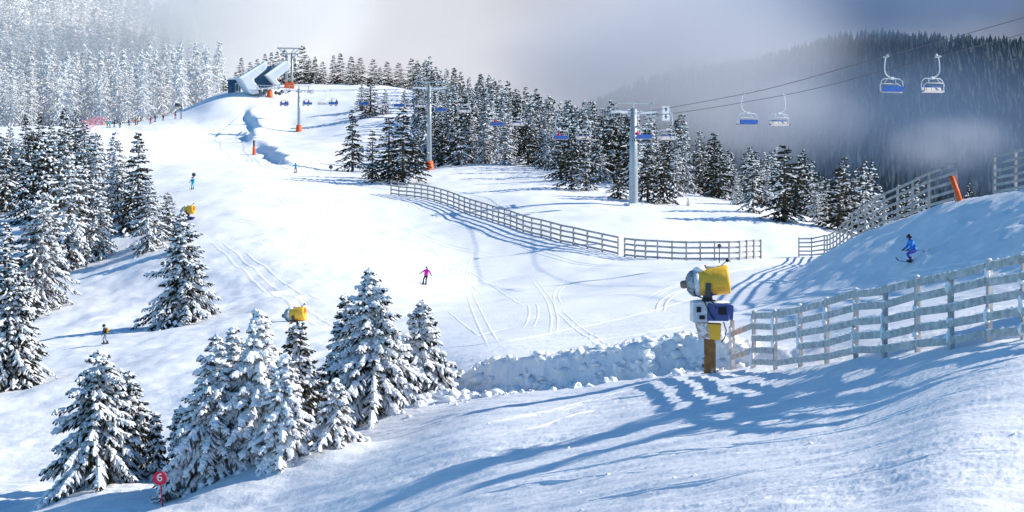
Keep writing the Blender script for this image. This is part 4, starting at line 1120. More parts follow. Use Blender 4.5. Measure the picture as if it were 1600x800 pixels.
# ------------------------------------------------------------------ snow fences
def fence(name, label, posts, rows, pw, rail_h, rail_t, far=False, post_over=0.05, side=1.0, cut=None, snowcap=True, group=None, seed=0):
    """posts: (foot, top) pairs of points; rows: fractions of the post height where boards run. Each post and each board is a part"""
    rr = random.Random(seed)
    root_at = posts[0][0]
    t = thing(name, label, 'fence', root_at, 0, group)
    O = Vector(root_at)
    M = [M_WOODFAR if far else M_WOODPOST, M_TREESNOW]
    MR = [M_WOODFAR if far else M_WOOD, M_TREESNOW]
    dirs = []
    for i in range(len(posts)):
        a = posts[max(i - 1, 0)][0]; b = posts[min(i + 1, len(posts) - 1)][0]
        d = (b - a); d.z = 0; dirs.append(d.normalized())
    for i, (f, tp) in enumerate(posts):
        b = MB(); d = dirs[i]
        tilt = Vector((rr.uniform(-.03, .03), rr.uniform(-.03, .03), 0)) if not far else Vector((0, 0, 0))
        b.bar(f - O - Vector((0, 0, 0.5)), tp - O + tilt + Vector((0, 0, post_over)), pw, pw * 0.9, 0, up=d)
        if not far:     # wind-packed snow on the post top and clinging to its weather side
            b.blob(tp - O + tilt + Vector((0, 0, post_over + 0.02)), pw * 0.55, pw * 0.55, 0.035, 1, seed=seed + i, rough=0.3)
            nsd = d.cross(Vector((0, 0, 1))).normalized()
            for k in range(rr.randint(3, 6)):
                q = rr.uniform(0.08, 0.92); c = f.lerp(tp, q) - O + tilt * q - d * 0.0 + nsd * side * (pw * 0.55)
                b.blob(c, 0.075, 0.075, rr.uniform(0.07, 0.2), 1, seed=seed * 31 + i * 7 + k, rough=0.3)
        b.build('post', M, t)
    for i in range(len(posts) - 1):
        (f0, t0), (f1, t1) = posts[i], posts[i + 1]
        d = (f1 - f0); d.z = 0; d.normalize(); nsd = d.cross(Vector((0, 0, 1))).normalized()
        for j, q in enumerate(rows):
            if cut and (i, j) in cut: continue
            off = nsd * side * (pw / 2 + rail_t / 2 + 0.004)
            ja = rr.uniform(-0.03, 0.03) if not far else 0; jb = rr.uniform(-0.03, 0.03) if not far else 0
            a = f0.lerp(t0, q) + off + Vector((0, 0, ja)) - O; c = f1.lerp(t1, q) + off + Vector((0, 0, jb)) - O
            e = (c - a).normalized(); gap_ = 0.012 * (1 if not far else 0.3); a -= e * (-gap_); c -= e * gap_
            b = MB(); b.bar(a, c, rail_t, rail_h, 0)
            if snowcap and not far:
                n = 7; 
                for k in range(n):
                    if rr.random() < 0.55:
                        m0 = a.lerp(c, k / n); m1 = a.lerp(c, (k + rr.uniform(0.6, 1.0)) / n); h = rr.uniform(0.015, 0.045)
                        b.tube([m0 + Vector((0, 0, rail_h / 2)), m0.lerp(m1, .5) + Vector((0, 0, rail_h / 2 + h * 0.3)), m1 + Vector((0, 0, rail_h / 2))], [0.02, h, 0.02], 1, n=6)
            b.build('rail', MR, t)
    return t

def fpost(u, d, hgt, sink=0.0):
    f = P(u, d, -sink); return (f, f + Vector((0, 0, hgt + sink)))
# in front, right: eleven posts in view, running on out of the picture
fu = [(1145, 59.5), (1178, 57.5), (1212, 55), (1251, 52.4), (1292, 49.8), (1337, 47.4), (1382, 45.2), (1434, 43.1), (1487, 41.2), (1545, 39.4), (1600, 37.9), (1662, 36.3), (1730, 34.8)]
fp = [fpost(u, d, 1.95) for u, d in fu]
fence('snow_fence', 'frosted weathered snow fence of five boards, running from the snow cannon past the picture edge', fp,
      (0.115, 0.32, 0.535, 0.75, 0.95), 0.125, 0.20, 0.035, side=1.0, cut={(0, 4), (0, 2), (0, 0), (2, 1)}, seed=3)
# long fence down the middle of the piste
def fence_line(keys, n, h):
    """keys: (column, distance) corners; n posts evenly along the path"""
    pts = [Vector(((u - 800) / F * d, d)) for u, d in keys]
    L = [0]
    for a, b in zip(pts, pts[1:]): L.append(L[-1] + (b - a).length)
    out = []
    for i in range(n):
        s = L[-1] * i / (n - 1); k = min(max(j for j in range(len(L)) if L[j] <= s + 1e-6), len(pts) - 2)
        p = pts[k].lerp(pts[k + 1], (s - L[k]) / (L[k + 1] - L[k]))
        f = Vector((p.x, p.y, gz(p.x, p.y) - 0.05)); out.append((f, f + Vector((0, 0, h))))
    return out
def dk(pairs): return [(u, at_row(u, y, 110, 400)) for u, y in pairs]
ka = dk([(611, 304), (650, 309), (705, 323), (760, 343), (820, 364), (880, 380), (930, 391), (966, 399)])
ka = [(u, min(d, 262)) for u, d in ka]
fence('snow_fence', 'long grey wooden fence winding down the middle of the piste from the dark spruce clump', fence_line(ka, 30, 2.0), (0.12, 0.40, 0.68, 0.96), 0.15, 0.20, 0.06, far=True, side=-1.0, seed=5)
kb = dk([(976, 401), (1020, 405), (1060, 407), (1100, 407), (1150, 407), (1189, 404)])
fence('snow_fence', 'shorter grey wooden fence continuing the long one beyond a gap, a black disc before it', fence_line(kb, 13, 2.0), (0.12, 0.40, 0.68, 0.96), 0.15, 0.20, 0.06, far=True, side=-1.0, seed=6)
# two fences along the spur at the right
def crest(keys, n, h):
    ys = np.linspace(keys[0], keys[1], n); out = []
    for y in ys:
        x = float(np.interp(y, RC[:, 1], RC[:, 0])) - 0.9
        f = Vector((x, y, gz(x, y) - 0.05)); out.append((f, f + Vector((0, 0, h))))
    return out
fc = crest((172, 91), 17, 2.2)
e0 = fc[0][0] + Vector((-2.6, 0.6, 0)); e1 = fc[0][0] + Vector((-1.3, 0.3, 0))
for e in (e1, e0):
    f = Vector((e.x, e.y, gz(e.x, e.y))); fc.insert(0, (f, f + Vector((0, 0, 2.0))))
fence('snow_fence', 'frosted wooden fence climbing the shaded spur and ending at an orange pad', fc, (0.10, 0.30, 0.53, 0.75, 0.96), 0.14, 0.15, 0.05, far=True, side=1.0, seed=7)
fd = crest((88.5, 72), 8, 2.15)
fd = [(f + Vector((0.9 - 0.05 * i, 0, 0)), t + Vector((0.9 - 0.05 * i, 0, 0))) for i, (f, t) in enumerate(fd)]
fd = [(Vector((f.x, f.y, gz(f.x, f.y) - 0.05)), Vector((f.x, f.y, gz(f.x, f.y) + 2.15))) for f, t in fd]
fence('snow_fence', 'frosted wooden fence of six boards on top of the spur, cut by the picture edge', fd, (0.08, 0.25, 0.42, 0.60, 0.78, 0.96), 0.14, 0.14, 0.05, far=True, side=1.0, seed=8)
# orange padding tube on the last post of the climbing fence
f, tp = fc[-1]
t = thing('padding_tube', 'orange padding tube leaning on the end post of the climbing fence', 'padding', f + Vector((-0.35, -0.3, 0)))
b = MB(); b.tube([(0.55, 0, -0.2), (0.3, 0, 0.6), (0.0, 0.02, 1.45)], [0.15, 0.16, 0.15], 0, n=14); b.build('pad', M_ORANGE, t)
b = MB(); b.lathe([(0, 0.152), (0.03, 0.155), (0.06, 0.0)], (0.0, 0.02, 1.43), (-0.2, 0.0, 1), 0, 14); b.build('cap', mat('orange_cap', (0.6, 0.09, 0.02), 0.5), t)
# pink safety netting beside the left wood
M_NET = bpy.data.materials.new('pink_net'); M_NET.use_nodes = True
M_NET.node_tree.nodes['Principled BSDF'].inputs['Base Color'].default_value = (0.80, 0.26, 0.33, 1)
t = thing('safety_net', 'pink safety netting on poles at the top of the left wood', 'net', P(150, 430))
O = Vector(t.location); nb = MB(); line = [(Vector(((u - 800) / F * d, d, 0))) for u, d in ((128, 392), (137, 408), (146, 424), (156, 436), (167, 444))]
seg = []
for a, c in zip(line, line[1:]):
    for k in range(6): seg.append(a.lerp(c, k / 6))
seg.append(line[-1])
seg = [Vector((p.x, p.y, gz(p.x, p.y))) for p in seg]
for i in range(len(seg) - 1):
    for k in range(9):
        z = 0.15 + k * 0.3
        nb.bar(seg[i] - O + Vector((0, 0, z)), seg[i + 1] - O + Vector((0, 0, z)), 0.022, 0.022, 0)
    for k in range(3):
        p = seg[i].lerp(seg[i + 1], k / 3) - O
        nb.bar(p + Vector((0, 0, 0.15)), p + Vector((0, 0, 2.6)), 0.022, 0.022, 0)
nb.build('netting', M_NET, t)
for i in range(0, len(seg), 6):
    b = MB(); b.tube([seg[i] - O - Vector((0, 0, .3)), seg[i] - O + Vector((0, 0, 2.8))], 0.05, 0, 6); b.build('pole', mat('net_pole', (0.7, 0.15, 0.12), 0.5), t)
# ------------------------------------------------------------------ snow cannons
M_YEL = mat('yellow_cover', (0.92, 0.50, 0.05), 0.5, noise=2.5, noise_amt=0.10, bump=(5, 0.03))
M_GREYMETAL = mat('intake_grey', (0.30, 0.34, 0.38), 0.4, noise=5, noise_amt=0.2, metal=0.3, snow=(6, 0.25))
M_TAN = mat('tan_nose', (0.28, 0.19, 0.13), 0.5)
M_BOXWHITE = mat('box_white', (0.62, 0.64, 0.66), 0.45, noise=3, noise_amt=0.08, snow=(3, 0.3))
M_BOXBLUE = mat('box_blue', (0.085, 0.11, 0.30), 0.45, noise=3, noise_amt=0.12)
M_PILLAR = mat('brown_pillar', (0.30, 0.15, 0.05), 0.7, noise=4, noise_amt=0.35, bump=(12, 0.02), snow=(3, 0.22))
M_BLACK = mat('black_rubber', (0.02, 0.02, 0.025), 0.5)
M_PURPLE = mat('purple_print', (0.12, 0.03, 0.30), 0.5)
M_ORNG = mat('orange_print', (0.85, 0.22, 0.02), 0.5)
def snow_cannon(g, yaw, label, s=1.0, group='snow cannons along the piste'):
    """local -X is the fan intake, +X the muzzle; origin at the foot of the pillar"""
    t = thing('snow_cannon', label, 'snow cannon', g, yaw, group)
    t.scale = (s, s, s)
    b = MB(); b.box((-0.02, 0, 0.35), (0.42, 0.44, 1.7), 0, bevel=0.02); b.box((0.16, -0.235, 0.35), (0.06, 0.03, 1.7), 0); b.box((-0.2, -0.235, 0.35), (0.06, 0.03, 1.7), 0); b.build('pillar', M_PILLAR, t)
    # lower cabinet in a yellow cover, weather side crusted
    b = MB(); P8 = [(-0.42, -0.34, 1.30), (0.34, -0.34, 1.18), (0.30, 0.34, 1.18), (-0.36, 0.34, 1.22), (-0.55, -0.40, 1.80), (0.38, -0.42, 1.76), (0.38, 0.40, 1.76), (-0.55, 0.40, 1.80)]
    b.hexa(P8, 0); cab = b.build('cabinet_cover', M_YEL, t)
    b = MB(); b.add([(-0.56, -0.41, 1.82), (-0.43, -0.352, 1.28), (-0.02, -0.352, 1.22), (-0.10, -0.43, 1.80), (-0.57, 0.3, 1.82), (-0.42, 0.3, 1.26)], [(0, 1, 2, 3), (0, 4, 5, 1)], 0); b.build('crust', mat('crusted_cloth', (0.55, 0.40, 0.30), 0.8, noise=5, noise_amt=0.3, snow=(5, 0.5)), cab)
    # control boxes
    b = MB(); b.box((-0.40, 0.0, 2.20), (0.56, 0.86, 0.74), 0, Matrix.Rotation(R(8), 3, 'Z'), bevel=0.03); wb = b.build('control_box', M_BOXWHITE, t)
    b = MB(); b.box((-0.42, -0.45, 2.3), (0.16, 0.03, 0.2), 0, Matrix.Rotation(R(8), 3, 'Z')); b.box((-0.30, -0.45, 2.02), (0.2, 0.03, 0.14), 0, Matrix.Rotation(R(8), 3, 'Z')); b.build('label_plate', M_BLACK, wb)
    b = MB(); b.box((0.26, -0.02, 2.20), (0.78, 0.80, 0.62), 0, bevel=0.03); bb = b.build('side_box', M_BOXBLUE, t)
    b = MB(); b.box((0.42, -0.43, 2.26), (0.30, 0.03, 0.28), 0); b.build('panel', M_BLACK, bb)
    b = MB(); b.add([(0.64, -0.40, 2.5), (0.82, -0.40, 2.44), (0.80, -0.40, 1.95), (0.66, -0.40, 1.93), (0.64, -0.34, 2.5), (0.82, -0.34, 2.44), (0.80, -0.34, 1.95), (0.66, -0.34, 1.93)], [(0, 1, 2, 3), (7, 6, 5, 4), (0, 4, 5, 1), (1, 5, 6, 2), (2, 6, 7, 3), (3, 7, 4, 0)], 0); b.build('flap', M_BOXBLUE, bb)
    b = MB(); b.blob((0.1, 0, 2.53), 0.55, 0.38, 0.07, 0, seed=4, rough=0.15, nu=12); b.blob((-0.42, 0, 2.58), 0.24, 0.36, 0.04, 0, seed=5, rough=0.15); b.build('snow_cap', M_SNOWLUMP, t)
    # yoke
    b = MB(); b.lathe([(2.5, 0.30), (2.62, 0.28), (2.64, 0.18), (2.84, 0.16)], (-0.10, 0, 0), (0, 0, 1), 0, 12); b.bar((-0.10, -0.44, 2.80), (-0.10, 0.44, 2.80), 0.16, 0.10, 0)
    for y in (-0.5, 0.5): b.bar((-0.10, y, 2.76), (-0.08, y * 1.1, 3.25), 0.06, 0.2, 0)
    b.bar((-0.05, -0.2, 2.8), (0.35, -0.2, 2.95), 0.12, 0.12, 0); b.build('yoke', M_STEEL_DARK, t)
    # barrel, tilted up towards the muzzle
    ax = Vector((math.cos(R(7)), 0, math.sin(R(7)))); o = Vector((-0.06, 0, 3.28))
    b = MB(); b.lathe([(-0.34, 0.44), (-0.32, 0.47), (-0.05, 0.505), (0.35, 0.53), (0.66, 0.525), (0.74, 0.50), (0.75, 0.44), (0.2, 0.40), (-0.2, 0.38)], o, ax, 0, 28); bar_ = b.build('barrel', M_YEL, t)
    b = MB(); b.lathe([(-0.52, 0.46), (-0.50, 0.49), (-0.36, 0.50), (-0.335, 0.47)], o, ax, 0, 28); b.build('collar', M_BOXWHITE, bar_)
    b = MB(); b.lathe([(-0.50, 0.47), (-0.62, 0.44), (-0.72, 0.34), (-0.80, 0.20), (-0.82, 0.0)], o, ax, 0, 24)
    for k in range(14):
        a = 6.283 * k / 14; u_ = Vector((0, 1, 0)); w_ = ax.cross(u_)
        e = u_ * math.cos(a) + w_ * math.sin(a)
        b.tube([o + ax * (-0.50) + e * 0.485, o + ax * (-0.63) + e * 0.455, o + ax * (-0.73) + e * 0.35, o + ax * (-0.81) + e * 0.21], 0.014, 0, 5)
    b.build('intake', M_GREYMETAL, t)
    b = MB(); b.lathe([(-0.78, 0.15), (-0.95, 0.145), (-1.02, 0.11), (-1.04, 0.0)], o, ax, 0, 16); b.build('motor_nose', M_TAN, t)
    b = MB(); b.add([o + ax * (-0.66) + Vector((0, -0.40, -0.12)), o + ax * (-0.60) + Vector((0, -0.475, 0.02)), o + ax * (-0.62) + Vector((0, -0.42, 0.26)), o + ax * (-0.70) + Vector((0, -0.30, 0.22))], [(0, 1, 2, 3)], 0); b.build('placard', M_BOXWHITE, t)
    # printed band of dots round a purple badge under the barrel
    b = MB(); u_ = Vector((0, -1, 0)); w_ = Vector((-ax.z, 0, ax.x))
    def onb(x, a, r): return o + ax * x + (u_ * math.cos(a) - w_ * math.sin(a)) * r
    rr = random.Random(2)
    for i in range(15):
        for j in range(4):
            x = -0.26 + i * 0.055 + (j % 2) * 0.027; a = 0.62 + j * 0.115 - 0.012 * i
            q = 0.526; sz = 0.018
            if rr.random() < 0.15: continue
            c = onb(x, a, q + 0.004); e1 = ax * sz; e2 = (onb(x, a + 0.04, q + 0.004) - c).normalized() * sz
            b.add([c - e1, c - e2, c + e1, c + e2], [(0, 1, 2, 3)], 0 if (i + j) % 3 else 1)
    b.build('dot_pattern', [mat('dark_print', (0.10, 0.03, 0.06), 0.5), M_ORNG], bar_)
    b = MB(); c = onb(-0.02, 0.92, 0.535)
    pts = [onb(-0.02 + 0.12 * math.cos(k * 6.283 / 12), 0.95 + 0.2 * math.sin(k * 6.283 / 12), 0.536) for k in range(12)]
    b.add(pts, [tuple(range(12))], 0); b.build('badge', M_PURPLE, bar_)
    b = MB(); top = o + ax * (-0.30) + Vector((0, 0, 0.47)); b.blob(top, 0.26, 0.34, 0.12, 0, seed=8, rough=0.12, nu=12); b.blob(o + ax * 0.2 + Vector((0, 0.03, 0.5)), 0.4, 0.22, 0.05, 0, seed=9, rough=0.15); b.build('snow_cap', M_SNOWLUMP, bar_)
    # lamp mast and the little weather vane on top
    b = MB(); q = o + ax * 0.42 + Vector((0, 0, 0.5)); b.tube([q, q + Vector((0.22, 0, 0.2))], 0.018, 0, 6); b.blob(q + Vector((0.25, 0, 0.22)), 0.07, 0.07, 0.07, 0, rough=0.05); b.bar(q + Vector((0.22, 0, 0.3)), q + Vector((0.36, 0, 0.16)), 0.03, 0.03, 0); b.build('weather_probe', M_BLACK, t)
    b = MB(); q = o + ax * (-0.12) + Vector((0, 0, 0.5)); b.lathe([(0, 0.04), (0.1, 0.04), (0.13, 0.0)], q, (0, 0, 1), 0, 8); b.build('beacon', M_ORANGE, t)
    # hoses
    b = MB(); b.tube([(-0.64, -0.3, 3.05), (-0.55, -0.46, 2.82), (-0.3, -0.5, 2.72), (-0.12, -0.52, 2.4), (0.02, -0.48, 2.1), (0.14, -0.46, 1.95)], 0.025, 0, 6)
    b.tube([(0.46, -0.3, 1.85), (0.56, -0.33, 1.55), (0.5, -0.34, 1.28), (0.38, -0.32, 1.12)], 0.025, 0, 6)
    b.tube([(-0.05, -0.1, 2.6), (0.12, -0.5, 2.55), (0.2, -0.47, 2.35)], 0.02, 0, 6); b.build('hose', M_BLACK, t)
    return t
g = P(1110, 58.6)
snow_cannon(g, R(-6), 'yellow snow cannon on a brown pillar at the end of the front fence')
def far_cannon(u, row, s_px, label, yaw, d):
    g = P(u, d); want = (HY - row) * d / F
    s = 1.0
    t = snow_cannon(Vector((g.x, g.y, want - 3.3)), yaw, label)
    ext = MB(); ext.tube([(0, 0, 0.2), (0, 0, min(-0.3, g.z - want + 3.0))], 0.16, 0, 10); ext.build('mast', M_STEEL, t)
    return t
far_cannon(463, 491, 26, 'yellow snow cannon whose head shows above the front spruce clump', R(-10), 118)
far_cannon(295, 328, 16, 'small yellow snow cannon behind the tip of the lone dark spruce', R(-14), 192)
# dark cannon on the crest below the station
cg = PR(283, 186, 380, 480)
t = thing('snow_cannon', 'dark snow cannon on a thin mast on the crest below the station', 'snow cannon', cg, 0, 'snow cannons along the piste')
b = MB(); b.tube([(0, 0, -0.5), (0, 0, 2.6)], 0.13, 0, 8); b.build('mast', M_STEEL_DARK, t)
b = MB(); b.bar((0, 0, 2.4), (-0.9, 0, 3.4), 0.14, 0.14, 0); b.bar((0.1, 0, 2.6), (0.1, 0, 3.5), 0.25, 0.25, 0); b.build('yoke', M_STEEL_DARK, t)
b = MB(); b.lathe([(-1.0, 0.0), (-1.0, 0.30), (-0.4, 0.5), (0.6, 0.5), (0.62, 0.4)], (-1.0, 0, 3.8), (-1, 0, 0.1), 0, 16); bl = b.build('barrel', M_STEEL_DARK, t)
b = MB(); b.blob((-1.2, 0, 4.35), 0.85, 0.4, 0.2, 0, seed=3, rough=0.12); b.build('snow_cap', M_SNOWLUMP, bl)

# ------------------------------------------------------------------ piste marker number 6
sg = P(255, 56.0)
k = 56.0 / F
sgn_x = (250 - 255) * k
t = thing('piste_marker', 'red round piste marker with a white 6 on a leaning red pole', 'sign', sg)
M_RED = mat('signal_red', (0.70, 0.02, 0.05), 0.4)
zt = (HY - 747) * k - sg.z
b = MB(); b.tube([(0.02, 0.03, -0.6), (sgn_x * 0.9, 0.03, zt)], 0.028, 0, 10); b.build('pole', M_RED, t)
b = MB(); b.lathe([(-0.02, 0), (-0.02, 0.235), (-0.012, 0.243), (0.012, 0.243), (0.02, 0.235), (0.02, 0)], (sgn_x, -0.03, zt), (0, 1, 0), 0, 40, smooth=False); dk_ = b.build('disc', M_RED, t)
# the 6: a closed ring with a tail curling up and over
M_NUM = mat('white_numeral', (0.85, 0.85, 0.85), 0.5)
b = MB(); o6 = Vector((sgn_x, -0.058, zt + 0.03))
def ribbon(pts, w):
    V = []; n = len(pts)
    for i, p in enumerate(pts):
        a = pts[max(i - 1, 0)]; c = pts[min(i + 1, n - 1)]; d = Vector((c[0] - a[0], c[1] - a[1])).normalized(); nn = Vector((-d.y, d.x)) * w / 2
        for s_ in (-1, 1):
            for yy in (0.004, -0.004): V.append(o6 + Vector((p[0] + nn.x * s_, yy, p[1] + nn.y * s_)))
    Fs = []
    for i in range(n - 1):
        a = 4 * i; c = a + 4
        Fs += [(a + 1, a + 3, c + 3, c + 1), (a, c, c + 2, a + 2), (a, a + 1, c + 1, c), (a + 2, c + 2, c + 3, a + 3)]
    b.add(V, Fs, 0)
path = [(0.030 + 0.108 * math.cos(q), -0.04 + 0.160 * math.sin(q)) for q in np.linspace(1.25, math.pi, 14)]
ribbon(path, 0.042)
ribbon([(0.004 + 0.064 * math.cos(q), -0.050 + 0.064 * math.sin(q)) for q in np.linspace(0, 2 * math.pi, 30)], 0.040)
b.build('numeral', M_NUM, dk_)
# ------------------------------------------------------------------ top station of the lift
M_BLUESTEEL = mat('blue_cladding', (0.030, 0.085, 0.17), 0.45, noise=2, noise_amt=0.25)
M_GLASS = mat('dark_glass', (0.04, 0.07, 0.11), 0.12, spec=0.6)
M_ROOFSNOW = mat('roof_snow', (0.87, 0.875, 0.885), 0.6, bump=(2.0, 0.08), spec=0.1)
M_WHITEPANEL = mat('white_panel', (0.70, 0.71, 0.73), 0.45, noise=1.5, noise_amt=0.08)
DS = 458.0
S0 = P(405, DS)
sc = DS / F                       # metres per picture pixel at the station
def spt(px, py): return ((px - 405) * sc * 1.07, (HY - py) * sc - S0.z)
st = thing('lift_station', 'blue top station of the chairlift under two white bent roof shells', 'building', S0, R(20))
def shell(poly, y0, depth, name='roof'):
    b = MB(); pts = [spt(*p) for p in poly]
    b.prism(pts, depth, 0, (0, y0, 0)); me = b.mesh(name, [M_WHITEPANEL])
    bm = bmesh.new(); bm.from_mesh(me); bmesh.ops.bevel(bm, geom=list(bm.edges), offset=0.28, segments=2, profile=0.5, affect='EDGES'); bm.to_mesh(me); bm.free()
    return obj(name, me, st)
# each shell: a boomerang, long arm rising to the right, short arm falling to the right
r1 = shell([(373, 123), (409, 99), (413, 99), (413.5, 104), (411, 110), (393, 126), (403, 141), (401, 147), (392, 149), (387, 146)], 0.0, 7.5)
r2 = shell([(410, 118.5), (436, 98), (441, 96.6), (445.5, 98.5), (447, 103), (444, 108), (426, 125), (433, 133), (424, 134.5)], -1.0, 7.0)
for pl, y0, dp, rf in (([(372, 123.4), (409, 98.2), (411.5, 99.5), (375.5, 124.6)], 0.0, 7.7, r1), ([(409, 118.9), (436, 97.2), (441, 95.6), (444.5, 97.4), (441, 98.6), (412.5, 120)], -1.0, 7.2, r2)):
    b = MB(); b.prism([spt(*p) for p in pl], dp, 0, (0, y0, 0)); b.build('snow_cover', M_ROOFSNOW, rf)
# machine room between the shells
b = MB(); b.prism([spt(*p) for p in ((388, 127), (409, 106), (425, 103), (417, 113), (412, 119), (424, 135), (404, 139))], 5.0, 0, (0, 0.6, 0)); b.build('machine_room', M_BLUESTEEL, st)
b = MB(); b.prism([spt(*p) for p in ((402, 120), (412, 109), (415, 110), (407, 121))], 5.08, 0, (0, 0.6, 0)); b.prism([spt(*p) for p in ((397, 128), (405, 128), (410, 134), (403, 135))], 5.08, 0, (0, 0.6, 0)); b.build('window', M_GLASS, st)
# rails and gantry on the loading side
b = MB()
for z in (135, 139): b.bar((*[spt(396, z)[0], -4.4], spt(396, z)[1]), (spt(431, z)[0], -4.4, spt(431, z)[1]), 0.16, 0.2, 0)
for px in range(398, 432, 5): b.bar((spt(px, 135)[0], -4.4, spt(px, 135)[1]), (spt(px, 142)[0], -4.4, spt(px, 142)[1]), 0.12, 0.12, 0)
b.bar((spt(428, 142)[0], -4.4, spt(428, 142)[1]), (spt(433, 128)[0], -4.4, spt(433, 128)[1]), 0.16, 0.16, 0)
b.build('loading_rail', M_STEEL, st)
for px, py in ((402, 144), (408, 146), (411, 143), (425, 146), (430, 147), (434, 144)):
    b = MB(); b.lathe([(-0.15, 0), (-0.15, 0.55), (0.15, 0.55), (0.15, 0)], (spt(px, py)[0], -4.6, spt(px, py)[1]), (0, 1, 0), 0, 10)
    b.build('guide_wheel', M_STEEL_DARK, st)
for px, pb, w in ((410, 168, 0.45), (418, 176, 0.38)):
    b = MB(); x, zt = spt(px, 140); zb = gz(S0.x + x * 0.94 + 0.85, DS - 2.35 + x * 0.342) - S0.z; b.tube([(x, -2.5, zb - 1), (x, -2.5, zt)], w, 0, 10); b.build('pillar', M_STEEL, st)
    if px == 418:
        b = MB(); b.lathe([(-0.3, w + 0.55), (0.0, w + 0.5), (2.0, w + 0.3), (2.02, w)], (x, -2.5, zb), (0, 0, 1), 0, 14); b.build('foot_pad', M_ORANGE, st)
# hut
hx, hd = 366, 464
H0 = P(hx, hd)
h = thing('hut', 'small blue hut with snow on its roof, left of the bent station roof', 'building', H0, R(10))
b = MB(); b.box((0, 0, 1.0), (3.6, 3.4, 4.4), 0); b.build('wall', M_BLUESTEEL, h)
b = MB(); b.prism([(-2.1, 3.1), (2.1, 3.4), (2.1, 3.65), (-2.1, 3.35)], 4.0, 0); rf = b.build('roof', M_BLUESTEEL, h)
b = MB(); b.prism([(-2.05, 3.36), (2.05, 3.66), (1.7, 4.15), (-1.6, 3.95)], 3.8, 0); b.build('snow_cover', M_ROOFSNOW, rf)
b = MB(); b.box((0.75, -1.72, 1.2), (1.1, 0.08, 2.4), 0); wf = b.build('window', M_STEEL_LIGHT, h)
b = MB(); b.box((0.75, -1.77, 1.2), (0.8, 0.05, 2.0), 0); b.build('pane', M_GLASS, wf)
# tall twin-legged tower behind the station
T0 = P(452, 474)
tt = thing('lift_tower', 'tall twin-legged steel tower with a wide head right behind the top station', 'lift tower', T0, R(8))
zt = (HY - 84) * 474 / F - T0.z
for s in (-1, 1):
    b = MB(); b.tube([(s * 0.75, 0, -1), (s * 0.75, 0, zt)], [0.42, 0.36], 0, 10); b.build('leg', M_STEEL, tt)
b = MB(); b.bar((-3.4, 0, zt + 1.6), (3.4, 0, zt + 1.6), 0.5, 0.35, 0); b.bar((-2.2, 0, zt), (2.2, 0, zt), 0.4, 0.3, 0)
for s in (-1, 1):
    b.bar((s * 1.2, 0, zt), (s * 3.2, 0, zt + 1.6), 0.22, 0.22, 0); b.bar((s * 0.4, 0, zt), (s * 1.6, 0, zt + 1.6), 0.2, 0.2, 0); b.bar((s * 0.7, 0, zt - 1.2), (s * 2.2, 0, zt), 0.2, 0.2, 0)
b.bar((-3.4, -1.2, zt + 1.6), (-3.4, 1.2, zt + 1.6), 0.2, 0.2, 0); b.bar((3.4, -1.2, zt + 1.6), (3.4, 1.2, zt + 1.6), 0.2, 0.2, 0)
b.build('head_frame', M_STEEL, tt)
for s in (-1, 1):
    b = MB(); b.box((s * 2.4, 0, zt - 0.25), (0.35, 3.0, 0.35), 0); b.build('sheave_train', M_STEEL_DARK, tt)
b = MB(); b.box((0, 0, 0.6), (2.9, 1.7, 1.8), 0, bevel=0.15); b.build('foot_pad', M_ORANGE, tt)
# marker post with orange padding in the dug trench
def padded_post(u, y, label):
    g = PR(u, y, 200, 480)
    p = thing('padded_post', label, 'post', g)
    b = MB(); b.lathe([(-0.3, 0.42), (1.2, 0.36), (2.0, 0.27), (2.02, 0.1)], (0, 0, 0), (0, 0, 1), 0, 12); b.build('padding', M_ORANGE, p)
    b = MB(); b.lathe([(2.0, 0.25), (3.3, 0.27), (3.32, 0.0)], (0, 0, 0), (0, 0, 1), 0, 12); b.build('head', M_STEEL_DARK, p)
padded_post(397, 242, 'black-topped post in orange padding beside the trench below the station')
# small black discs on poles
def disc_marker(u, y, top, label, lean=0):
    g = PR(u, y, 100, 420); k = g.y / F
    H = (y - top) * k
    p = thing('disc_marker', label, 'marker', g)
    b = MB(); b.tube([(0, 0, -0.4), (0, 0, H)], 0.05, 0, 6); b.build('pole', mat('marker_pole', (0.05, 0.05, 0.06), 0.5), p)
    b = MB(); b.lathe([(-0.03, 0), (-0.03, 3.2 * k), (0.03, 3.2 * k), (0.03, 0)], (0, -0.06, H), (0, 1, 0), 0, 16); b.build('disc', M_STEEL_DARK, p)
disc_marker(1124, 411, 384, 'black disc on a pole before the short grey fence')
disc_marker(517, 270, 261, 'black disc on a thin pole left of the dark spruce clump')
disc_marker(303, 284, 273, 'dark disc on a pole just above the skier in turquoise')
# ------------------------------------------------------------------ people
def skin_mesh(name, joints, edges, root, mats, sub=1):
    """one continuous skin grown over a skeleton: joints {name: (position, radius)}"""
    names = list(joints); me = bpy.data.meshes.new(name)
    me.from_pydata([joints[n][0] for n in names], [(names.index(a), names.index(b)) for a, b in edges], [])
    o = bpy.data.objects.new(name, me); COL.objects.link(o)
    sk = o.modifiers.new('skin', 'SKIN'); sk.use_smooth_shade = True
    for i, n in enumerate(names):
        r = joints[n][1]; v = me.skin_vertices[0].data[i]; v.radius = (r, r) if isinstance(r, (int, float)) else r
        v.use_root = (n == root)
    if sub: 
        s = o.modifiers.new('sub', 'SUBSURF'); s.levels = sub; s.render_levels = sub
    dg = bpy.context.evaluated_depsgraph_get()
    out = bpy.data.meshes.new_from_object(o.evaluated_get(dg))
    bpy.data.objects.remove(o); bpy.data.meshes.remove(me)
    out.materials.clear()
    for m in mats: out.materials.append(m)
    out.polygons.foreach_set('use_smooth', np.ones(len(out.polygons), bool))
    out.name = name
    return out
_cm = {}
def cloth(col, rough=0.65):
    k = tuple(col)
    if k not in _cm: _cm[k] = mat('cloth', col, rough, noise=8, noise_amt=0.18)
    return _cm[k]
